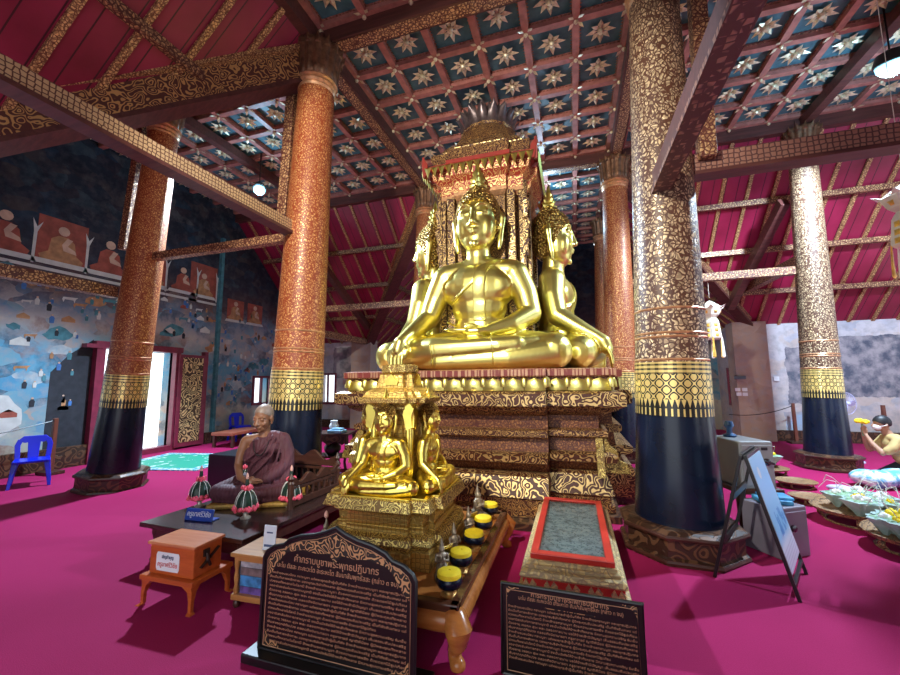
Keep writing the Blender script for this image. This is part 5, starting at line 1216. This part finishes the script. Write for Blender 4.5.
for x in (-.06, .08):
    mb = MB(); mb.M = Matrix.Translation((x, -.26, .27)) @ Matrix.Rotation(PI/2, 4, 'X'); mb.lathe([(.035, 0), (.035, .02), (.02, .03), (.018, .05)], 16); mb.M = Matrix.Translation((x, -.30, .27)); mb.tube([(-.045, 0, .01), (.045, 0, -.01)], .012, 8); P('handle', mb, M_chrome, dd)
mb = MB(); mb.box((.07, -.262, .40), (.06, .006, .03)); P('nameplate', mb, M_black, sf, False)
s2 = T('low_steel_box', 'low mauve grey steel box on the floor behind the folding sign', 'box', (3.10, -2.12, 0), math.radians(32))
mb = MB(); mb.box((0, 0, .22), (.36, .34, .44)); P('box_body', mb, M_greyd, s2, False, .012)
mb = MB(); mb.box((.0, -.173, .22), (.31, .008, .36)); P('box_door', mb, M_greyd, s2, False, .003)
mb = MB(); mb.M = Matrix.Translation((-.02, -.185, .26)) @ Matrix.Rotation(PI/2, 4, 'X'); mb.lathe([(.03, -.01), (.03, .012), (.012, .02)], 14); P('lock', mb, M_chrome, s2)
mb = MB(); mb.box((0, 0, .02), (.26, .22, .04)); mb.box((.03, .02, .05), (.24, .2, .03)); o = P('blue_cloth_bundle', mb, plain('bright_blue_cloth', (.06, .30, .55), .6, 0, .2), None, False, .012, (3.10, -2.12, .44)); tag(o, 'bright blue folded cloth on the low steel box', 'cloth')
mb = MB(); mb.lathe([(.06, 0), (.07, .02), (.03, .04), (.028, .09), (.05, .12), (.035, .17)], 16); o = P('small_bottle', mb, plain('blue_bottle', (.05, .12, .25), .2), None, True, 0, (2.98, -1.55, .97)); tag(o, 'small dark bottle on top of the grey safe', 'bottle')
# folding sign
ang = math.atan2(.515, .275)
fs = T('folding_sign', 'black framed folding floor sign with a pale blue poster', 'sign', (2.742, -2.727, 0), ang)
HW, SP, HT = .29, .262, 1.0       # half width, half spread, ridge height  (local x along ridge, y across: -y is the poster side)
for s, nm in ((-1, 'front_frame'), (1, 'rear_frame')):
    mb = MB()
    for x in (-HW, HW): mb.beam((x, s * SP, 0), (x, s * .012, HT), .024, .024, up=(0, 1, 0))
    def at_(z): return s * (SP + (.012 - SP) * z / HT)
    zs = (.985, .10, ) if s < 0 else (.985, .30, .66)
    for z in zs: mb.beam((-HW, at_(z), z), (HW, at_(z), z), .024, .05 if s > 0 else .024)
    P(nm, mb, M_black, fs, False, .003)
M_poster, nt, b = new_mat('pale_blue_poster'); v = coords(nt, 'UV'); sx = N(nt, 'SeparateXYZ'); L(nt, v, sx.inputs[0]); nn = N_noise(nt, v, 5.0)
u_, w_ = sx.outputs[0], sx.outputs[1]
base = ramp(nt, w_, [(.0, (.52, .60, .70)), (.20, (.58, .68, .78)), (.28, (.24, .52, .78)), (.6, (.20, .47, .76)), (1.0, (.30, .56, .80))])
blob = math_n(nt, 'MULTIPLY', math_n(nt, 'GREATER_THAN', nn, .5), math_n(nt, 'MULTIPLY', math_n(nt, 'GREATER_THAN', w_, .26), math_n(nt, 'LESS_THAN', w_, .48)))
base = mixc(nt, math_n(nt, 'MULTIPLY', blob, math_n(nt, 'GREATER_THAN', u_, .3)), base, (.06, .26, .58))
txt = math_n(nt, 'MULTIPLY', math_n(nt, 'LESS_THAN', w_, .17), math_n(nt, 'GREATER_THAN', math_n(nt, 'SINE', math_n(nt, 'MULTIPLY', w_, 200.0)), .55))
base = mixc(nt, math_n(nt, 'MULTIPLY', txt, .35), base, (.16, .22, .35))
dist_ = math_n(nt, 'ADD', math_n(nt, 'POWER', math_n(nt, 'SUBTRACT', u_, .35), 2.0), math_n(nt, 'MULTIPLY', math_n(nt, 'POWER', math_n(nt, 'SUBTRACT', w_, .84), 2.0), 2.4))
base = mixc(nt, math_n(nt, 'LESS_THAN', dist_, .008), base, (.62, .68, .72))
L(nt, base, b.inputs['Base Color']); b.inputs['Roughness'].default_value = .3
mb = MB(); z0, z1 = .17, .97; ya, yb = -(SP + (.012 - SP) * z0), -(SP + (.012 - SP) * z1)
for o_, nm in ((-.014, 'poster'),):
    mb.add([(-HW + .012, ya + o_, z0), (HW - .012, ya + o_, z0), (HW - .012, yb + o_, z1), (-HW + .012, yb + o_, z1), (-HW + .012, ya + .008, z0), (HW - .012, ya + .008, z0), (HW - .012, yb + .008, z1), (-HW + .012, yb + .008, z1)],
           [(0,1,2,3), (7,6,5,4), (0,4,5,1), (1,5,6,2), (2,6,7,3), (3,7,4,0)], [((0,0),(1,0),(1,1),(0,1))] + [((0,0),)*4]*5)
P('poster', mb, M_poster, fs, False)
fs.scale = (1, 1, 1)

# ------------------------------------------------------------------ offerings on the carpet at the far side
M_wicker = gilt('wicker_tray', (.07, .035, .018), (.36, .20, .09), scale=30, mode='scale', thr=.05, gmetal=.0, grough=.6, bmp=.5)
M_greenleaf = plain('pale_green_leaves', (.20, .34, .20), .6, 0, .4, 30); M_cell = plain('clear_wrap', (.36, .50, .48), .25, 0, .15, 20)
def tray(label, loc, rz, r=.36):
    t = T('flower_tray', label, 'tray', loc, rz, 'flower trays set on the carpet')
    mb = MB(); mb.lathe([(r*.55, .105), (r*.92, .12), (r, .16), (r*.97, .165), (r*.88, .135), (.01, .125)], 36, mod=lambda a, z: 1 + .10 * abs(math.cos(a))); P('tray_dish', mb, M_wicker, t)
    mb = MB()
    for i in range(4):
        a = PI/4 + i*PI/2; c, s_ = math.cos(a), math.sin(a); mb.tube([(c*r*.8, s_*r*.8, .12), (c*r*.86, s_*r*.86, .06), (c*r*.74, s_*r*.74, .01)], [.02, .026, .018], 8)
    mb.tube([(r*.76*math.cos(k*PI/10), r*.76*math.sin(k*PI/10), .012) for k in range(21)], .012, 6); P('footed_base_frame', mb, M_wicker, t); return t
def posies(parent_loc, r, n, seed, lab):
    q = random.Random(seed)
    for i in range(n):
        a = q.uniform(0, 2*PI); d_ = r * math.sqrt(q.uniform(.02, .7)); x, y = d_*math.cos(a), d_*math.sin(a)
        t = T('wrapped_posy', 'wrapped posy of pale leaves and small flowers on %s' % lab, 'flowers', (parent_loc[0] + x, parent_loc[1] + y, .132), q.uniform(0, 6), 'posies heaped on ' + lab, q.uniform(1.25, 1.7))
        mb = MB(); mb.lathe([(.012, 0), (.03, .03), (.075, .085), (.085, .10)], 14, mod=lambda a_, z: 1 + .15 * math.sin(5 * a_)); P('paper_wrap', mb, M_cell, t)
        mb = MB()
        for k in range(6): b_ = 2*PI*k/6; mb.ell((.04*math.cos(b_), .04*math.sin(b_), .095), (.035, .02, .014), Matrix.Rotation(b_, 3, 'Z'), 8, 5)
        P('posy_leaves', mb, M_greenleaf, t)
        mb = MB(); flower_ball(mb, (0, 0, .105), .032, i); P('flower_head', mb, M_yellow if q.random() < .35 else M_white, t)
        mb = MB(); mb.tube([(0, 0, .1), (.02, .03, .16), (.05, .05, .20), (.10, .03, .21), (.14, .0, .15)], .0022, 5); P('bent_stick_stem', mb, plain('pale_stick', (.62, .66, .60), .5), t)
tr0 = tray('flower tray heaped with posies, nearest the blue bag', (4.32, -1.02, 0), .3, .38)
dup(tr0, (4.34, -1.80, 0), 1.0, 'flower tray cut by the picture edge, nearest the camera', None, 1.0)
dup(tr0, (4.22, -.28, 0), .1, 'empty low tray beyond the heaped flower tray', None, .55)
tr3 = dup(tr0, (4.45, .58, 0), .1, 'small empty dark tray beside the lilac bag', None, .62)
dup(tr0, (4.42, 1.42, 0), .5, 'flower tray behind the folding sign with bent sticks', None, .75)
posies((4.32, -1.02), .33, 12, 3, 'the tray nearest the blue bag'); posies((4.34, -1.80), .30, 9, 9, 'the tray at the picture edge'); posies((4.42, 1.42), .24, 5, 14, 'the tray behind the folding sign')
def bag(label, loc, dims, mat, seed, rz=0):
    q = random.Random(seed); b = MB(); x, y, z = dims
    for i in range(9): b.ell((q.uniform(-.5, .5) * x, q.uniform(-.4, .4) * y, z * q.uniform(.40, .5)), (x * q.uniform(.30, .5), y * q.uniform(.3, .5), z * q.uniform(.42, .6)), None, 14, 8)
    o = link('plastic_bag', fused('plastic_bag', b, [mat], .016, 2, .4)); o.location = (loc[0], loc[1], loc[2] + z * .12); o.rotation_euler.z = rz; return tag(o, label, 'bag')
M_bag, nt, b = new_mat('blue_white_bag'); v = coords(nt, 'Object', (1, 1, 1), .3, 4.0); nn = N_noise(nt, v, 5.0); L(nt, ramp(nt, nn, [(.44, (.10, .36, .58)), (.54, (.62, .74, .82))]), b.inputs['Base Color']); b.inputs['Roughness'].default_value = .3; bump(nt, b, N_noise(nt, v, 20.0), .5, .02)
bag('blue and white plastic bag lying before the kneeling worshipper', (5.70, .95, 0), (.50, .36, .24), M_bag, 4, .2)
bag('lilac plastic bag lying beside the small empty dark tray', (4.92, .36, 0), (.26, .18, .09), plain('lilac_plastic', (.48, .46, .72), .3, 0, .1, 9), 6, -.5)

# ------------------------------------------------------------------ kneeling worshipper
wp = T('person', 'person kneeling in a khaki shirt and white face mask, raising yellow flowers', 'person', (5.95, 1.25, 0), math.radians(-8))
# local: faces -x, floor z = 0
b = MB()
M_pskin = plain('tan_skin', (.36, .19, .12), .5, 0, .1, 9)
b.ell((-.02, 0, .915), (.098, .076, .105)); b.ell((-.055, 0, .865), (.066, .060, .072)); b.ell((-.075, 0, .815), (.042, .040, .034))
b.tube([(-.115, 0, .905), (-.130, 0, .875), (-.134, 0, .862)], [.010, .013, .016], 8)
for s in (-1, 1):
    b.ell((.0, s*.077, .885), (.022, .010, .034)); b.ell((-.098, s*.032, .895), (.012, .018, .010)); b.tube([(-.108, s*.014, .918), (-.105, s*.036, .923), (-.088, s*.056, .914)], [.006, .007, .005], 6)
b.tube([(.05, 0, .70), (.02, 0, .78), (-.01, 0, .84)], [.068, .055, .052], 14); b.ell((.10, 0, .58), (.13, .17, .16)); b.ell((.22, 0, .42), (.13, .15, .18))
for s in (-1, 1):
    b.tube([(.07, s*.18, .665), (-.03, s*.21, .54), (-.13, s*.19, .47)], [.058, .048, .042], 12); b.tube([(-.13, s*.19, .47), (-.20, s*.10, .60), (-.235, s*.04, .715)], [.042, .034, .025], 12)
    b.tube([(-.235, s*.04, .715), (-.24, s*.028, .755), (-.24, s*.024, .785)], [.025, .030, .026], 10, .7)
    for i, ln in enumerate((.065, .08, .078, .06)): b.tube([(-.262 + .018 * i, s*.020, .785), (-.266 + .018 * i, s*.012, .82), (-.262 + .018 * i, s*.006, .785 + ln)], [.010, .009, .007], 8)
    b.tube([(-.215, s*.022, .75), (-.205, s*.010, .785), (-.21, s*.004, .81)], [.011, .010, .008], 8)
    b.tube([(.36, s*.10, .33), (.10, s*.13, .16), (-.02, s*.14, .10)], [.115, .095, .075], 14); b.tube([(.0, s*.14, .075), (.25, s*.13, .085), (.44, s*.11, .075)], [.068, .062, .04], 12); b.tube([(.44, s*.11, .06), (.52, s*.11, .035)], [.04, .03], 10)
link('body', fused('body', b, [M_pskin], .0085, 3, .5), wp)
b = MB(); M_khaki = plain('khaki_shirt', (.46, .34, .14), .8, 0, .15, 14, bmp=.3, bscale=18)
b.ell((.10, 0, .585), (.15, .19, .165)); b.ell((.20, 0, .45), (.15, .175, .19)); b.ell((.28, 0, .36), (.15, .18, .15)); b.tube([(.07, -.17, .665), (.05, 0, .69), (.07, .17, .665)], [.072, .075, .072], 14)
for s in (-1, 1): b.tube([(.07, s*.185, .66), (-.02, s*.212, .55), (-.075, s*.205, .505)], [.074, .066, .060], 12)
link('khaki_shirt', fused('khaki_shirt', b, [M_khaki], .012, 2, .5), wp)
b = MB(); M_trouser = plain('dark_trousers', (.02, .025, .05), .8, 0, .2)
for s in (-1, 1): b.tube([(.38, s*.10, .32), (.12, s*.13, .17), (-.02, s*.14, .105)], [.128, .108, .088], 14); b.tube([(.0, s*.14, .085), (.25, s*.13, .092), (.42, s*.11, .08)], [.080, .074, .055], 12)
b.ell((.34, 0, .30), (.17, .19, .16)); link('dark_trousers', fused('dark_trousers', b, [M_trouser], .014, 2, .5), wp)
b = MB(); vs = []; nu, nv = 26, 10
for j in range(nv + 1):
    for i in range(nu):
        a = 2*PI*i/nu; fr_ = max(0, -math.cos(a)); zm = .865 + .075 * fr_ ** .7; t0 = math.asin(max(-.95, (zm - .92) / .112)); th = t0 + (PI/2 - t0) * j / nv
        vs.append((-.015 + .110 * math.cos(th) * math.cos(a), .086 * math.cos(th) * math.sin(a), .92 + .112 * math.sin(th)))
b.add(vs, [(j*nu+i, j*nu+(i+1) % nu, (j+1)*nu+(i+1) % nu, (j+1)*nu+i) for j in range(nv) for i in range(nu)]); P('short_dark_hair', b, plain('black_hair', (.010, .010, .014), .5), wp, 'all')
b = MB(); b.ell((-.076, 0, .848), (.062, .062, .050)); b.tube([(-.07, .055, .86), (-.03, .080, .87), (.0, .086, .885)], .005, 6); b.tube([(-.07, -.055, .86), (-.03, -.080, .87), (.0, -.086, .885)], .005, 6); P('white_face_mask', b, M_white, wp)
fl = T('yellow_flowers', 'bunch of yellow flowers held up in the hands of the kneeling worshipper', 'flowers', (5.70, 1.285, .86), 0, None, 1.5)
for i in range(4):
    mb = MB(); flower_ball(mb, (.03 * math.cos(i*1.6), .03 * math.sin(i*1.6), .04), .034, 70 + i); P('flower_head', mb, M_yellow, fl)
mb = MB(); mb.tube([(0, 0, -.10), (0, 0, .03)], .010, 6); P('flower_stem', mb, M_greenleaf, fl)
# standing fan behind the far column
fn = T('standing_fan', 'standing electric fan half hidden behind the far brown column', 'fan', (6.40, 3.05, 0), math.radians(20))
M_fan = plain('lilac_grey_plastic', (.45, .43, .62), .4, 0, .1)
mb = MB(); mb.lathe([(.22, 0), (.22, .02), (.05, .04), (.018, .06), (.018, .98)], 20); P('fan_stand', mb, M_fan, fn)
mb = MB(); mb.M = Matrix.Translation((0, -.06, 1.12)) @ Matrix.Rotation(PI/2, 4, 'X')
for k in range(24): a = 2*PI*k/24; mb.tube([(.03*math.cos(a), .03*math.sin(a), .05), (.15*math.cos(a), .15*math.sin(a), .05), (.215*math.cos(a), .215*math.sin(a), 0), (.15*math.cos(a), .15*math.sin(a), -.05)], .003, 5)
mb.tube([(.215*math.cos(k*PI/12), .215*math.sin(k*PI/12), 0) for k in range(25)], .007, 6); P('fan_guard_mesh', mb, M_fan, fn)
for k in range(3):
    mb = MB(); mb.M = Matrix.Translation((0, -.06, 1.12)) @ Matrix.Rotation(PI/2, 4, 'X') @ Matrix.Rotation(k*2*PI/3, 4, 'Z') @ Matrix.Rotation(.4, 4, 'X'); mb.prism([(.03, -.03), (.12, -.06), (.19, -.03), (.19, .05), (.12, .07), (.03, .03)], -.003, .003); P('fan_blade', mb, M_fan, fn, False)
mb = MB(); mb.tube([(0, -.08, 1.12), (0, .10, 1.12)], [.05, .06], 14); mb.tube([(0, .02, .96), (0, .02, 1.1)], .03, 10); P('fan_motor', mb, M_fan, fn)

# notices on the tan pier
for lab, c, d_, mt in (('small dark grey display box mounted on the tan pier', (5.60, W - .255, 1.66), (.26, .05, .09), plain('slate_box', (.10, .12, .15), .4)), ('white switch box beside the tan pier on the plaster', (6.50, W - .03, 1.62), (.12, .05, .12), M_white)):
    mb = MB(); mb.box(c, d_); tag(P('wall_box', mb, mt, None, False, .006), lab, 'wall box')
for i, (x, z) in enumerate(((5.53, 1.34), (5.69, 1.34), (5.55, 1.22), (5.69, 1.215))):
    mb = MB(); mb.box((x, W - .235, z), (.12, .008, .09)); tag(P('notice_sign', mb, M_white, None, False), 'small white paper notice of a cluster of four on the tan pier', 'notice', 'four white notices on the tan pier')

# ------------------------------------------------------------------ hanging paper lanterns
M_paper = plain('white_lantern_paper', (.70, .64, .56), .6, 0, .08, 14); M_lgold = plain('lantern_gold_foil', (.80, .48, .10), .35, .5, .3, 16)
def lantern(label, loc, s, rz, ztop):
    t = T('hanging_lantern', label, 'lantern', loc, rz, 'white and gold hanging lanterns', s)
    h = (ztop - loc[2]) / s
    mb = MB(); mb.tube([(0, 0, .42), (0, 0, h)], .004 / s, 6); P('cord', mb, M_paper, t)
    mb = MB(); mb.lathe([(.02, .36), (.20, .22), (.14, .10), (.08, .06)], 6, ang0=.2); P('upper_tier', mb, M_paper, t, False)
    for k in range(6):
        mb = MB(); a = .2 + (k + .5) * PI / 3; d_ = Vector((math.cos(a), math.sin(a), 0)); e = Vector((-math.sin(a), math.cos(a), 0)); p0 = d_ * .150 + Vector((0, 0, .185))
        mb.add([p0 - e*.05, p0 + e*.05, p0 + e*.03 + d_*-.03 + Vector((0, 0, -.07)), p0 - e*.03 + d_*-.03 + Vector((0, 0, -.07)), p0 + d_*.012 + Vector((0, 0, -.035))], [(0,1,4),(1,2,4),(2,3,4),(3,0,4)])
        p1 = d_ * .135 + Vector((0, 0, .24)); mb.add([p1 - e*.045, p1 + e*.045, p1 + d_*-.06 + Vector((0, 0, .055)), p1 + d_*.012 + Vector((0, 0, .02))], [(0,1,3),(1,2,3),(2,0,3)]); P('gold_panel', mb, M_lgold, t, False)
    for k in range(6):
        mb = MB(); a = .2 + k * PI / 3; d_ = Vector((math.cos(a), math.sin(a), 0)); e = Vector((-math.sin(a), math.cos(a), 0)); p0 = d_ * .19 + Vector((0, 0, .215)); mb.add([p0 - e*.05, p0 + e*.05, p0 + d_*.07 + Vector((0, 0, .05)), p0 + d_*.005 + Vector((0, 0, .03))], [(0,1,2),(1,0,3),(2,1,3),(0,2,3)]); P('paper_petal', mb, M_paper, t, False)
    mb = MB(); mb.lathe([(.08, .06), (.10, .03), (.125, -.02), (.155, -.30), (.12, -.33)], 6, ang0=.2); P('lower_drum', mb, M_paper, t, False)
    for k in range(6):
        mb = MB(); a = .2 + (k + .5) * PI / 3; d_ = Vector((math.cos(a), math.sin(a), 0)); e = Vector((-math.sin(a), math.cos(a), 0))
        for z, r_ in ((-.08, .118), (-.17, .126), (-.26, .133)):
            p0 = d_ * r_ + Vector((0, 0, z)); mb.add([p0 - e*.03 + Vector((0,0,-.03)), p0 + e*.03 + Vector((0,0,-.03)), p0 + e*.03 + Vector((0,0,.03)), p0 - e*.03 + Vector((0,0,.03)), p0 + d_*.01], [(0,1,4),(1,2,4),(2,3,4),(3,0,4)])
        P('drum_panel_pattern', mb, M_lgold, t, False)
    for k in range(6):
        a = .2 + k * PI / 3; x, y = .15*math.cos(a), .15*math.sin(a); mb = MB(); mb.tube([(x, y, -.30), (x*1.05, y*1.05, -.48), (x*1.05, y*1.05, -.62)], [.012, .02, .028], 8, .4); P('paper_tassel', mb, M_paper if k % 2 else M_lgold, t)
    return t
lantern('white paper lantern hanging beside the tan pier', (4.03, 2.26, 2.78), 1.15, .1, 3.6)
lantern('gold and white paper lantern hanging at the picture edge above the worshipper', (4.93, -1.30, 3.38), 1.05, .5, ZC)

# ------------------------------------------------------------------ lamps (real fixtures) and daylight
M_lens, nt, b = new_mat('lit_lamp_lens'); b.inputs['Base Color'].default_value = (.7, .9, 1, 1); b.inputs['Emission Color'].default_value = (.30, .78, 1, 1); b.inputs['Emission Strength'].default_value = 2.4
def lamp(label, loc, target, watts, col, glow=60, lens=1.0, spread=160):
    d_ = (Vector(target) - Vector(loc)).normalized(); q = d_.to_track_quat('-Z', 'Y')
    t = T('flood_lamp', label, 'lamp', loc, 0, 'flood lamps under the ceilings')
    M4 = q.to_matrix().to_4x4()
    M4 = M4 @ Matrix.Scale(lens, 4); mb = MB(); mb.M = M4; mb.lathe([(.05, .12), (.10, .10), (.125, .02), (.13, 0), (.115, .0)], 20); P('lamp_housing', mb, M_black, t)
    mb = MB(); mb.M = M4; mb.lathe([(.112, -.003), (.105, -.04), (.075, -.08), (.035, -.105), (.002, -.11)], 20); P('lamp_lens', mb, M_lens, t)
    mb = MB(); mb.tube([(0, 0, .06), (0, 0, ZC - loc[2] - .02)], .012, 6); P('lamp_stem', mb, M_black, t)
    ld = bpy.data.lights.new('flood', 'SPOT'); ld.energy = watts; ld.color = col; ld.shadow_soft_size = .12; ld.spot_size = math.radians(spread); ld.spot_blend = .35
    lo = bpy.data.objects.new('flood_light', ld); COL.objects.link(lo); lo.location = Vector(loc) + d_ * .17; lo.rotation_mode = 'QUATERNION'; lo.rotation_quaternion = q; lo['kind'] = 'helper'
    if glow:
        gd = bpy.data.lights.new('spill', 'POINT'); gd.energy = glow; gd.color = (.35, .7, 1.0); gd.shadow_soft_size = .12
        go = bpy.data.objects.new('spill_light', gd); COL.objects.link(go); go.location = Vector(loc) + d_ * .20; go['kind'] = 'helper'
COOL = (.62, .80, 1.0)
lamp('bright blue white flood lamp above the kneeling worshipper', (5.71, -.2, 5.92), (6.0, .4, 3.0), 3700, COOL, 200, 1.5, 164)
lamp('blue white flood lamp above the doorway', (-5.2, -.08, 5.92), (-4.1, -1.2, 2.9), 3000, COOL, 80, 1.1, 128)
lamp('flood lamp of the front arm, behind the camera', (-.6, -7.4, 5.0), (0, -.9, 2.9), 1500, (1.0, .95, .82), 0, 1.0, 75)
lamp('flood lamp of the back arm, behind the shrine', (.9, 3.6, 5.6), (.6, 1.6, 6.7), 60, COOL, 110)
w = bpy.data.worlds.new('sky'); SC.world = w; w.use_nodes = True
bg = w.node_tree.nodes['Background']; bg.inputs[0].default_value = (.86, .93, 1.0, 1); bg.inputs[1].default_value = 2.3

# ------------------------------------------------------------------ camera
cam = bpy.data.cameras.new('camera'); co = bpy.data.objects.new('camera', cam); COL.objects.link(co); SC.camera = co
F, YAW, PITCH, ROLL = 390.8, .304, .1137, -.008
cam.sensor_fit = 'HORIZONTAL'; cam.sensor_width = 36; cam.lens = F / 900 * 36; cam.clip_start = .05; cam.clip_end = 200
fw = Vector((-math.sin(YAW) * math.cos(PITCH), math.cos(YAW) * math.cos(PITCH), math.sin(PITCH))); ri = Vector((math.cos(YAW), math.sin(YAW), 0)); up = ri.cross(fw)
c_, s_ = math.cos(ROLL), math.sin(ROLL); ri2, up2 = ri * c_ + up * s_, up * c_ - ri * s_
co.matrix_world = Matrix((ri2, up2, -fw)).transposed().to_4x4(); co.location = (1.341, -6.748, 1.6)
vs_ = SC.view_settings; vs_.view_transform = 'Standard'; vs_.look = 'None'; vs_.exposure = 0.15; vs_.gamma = 1.0; vs_.use_curve_mapping = False
SC.cycles.max_bounces = 8
bpy.context.view_layer.update()
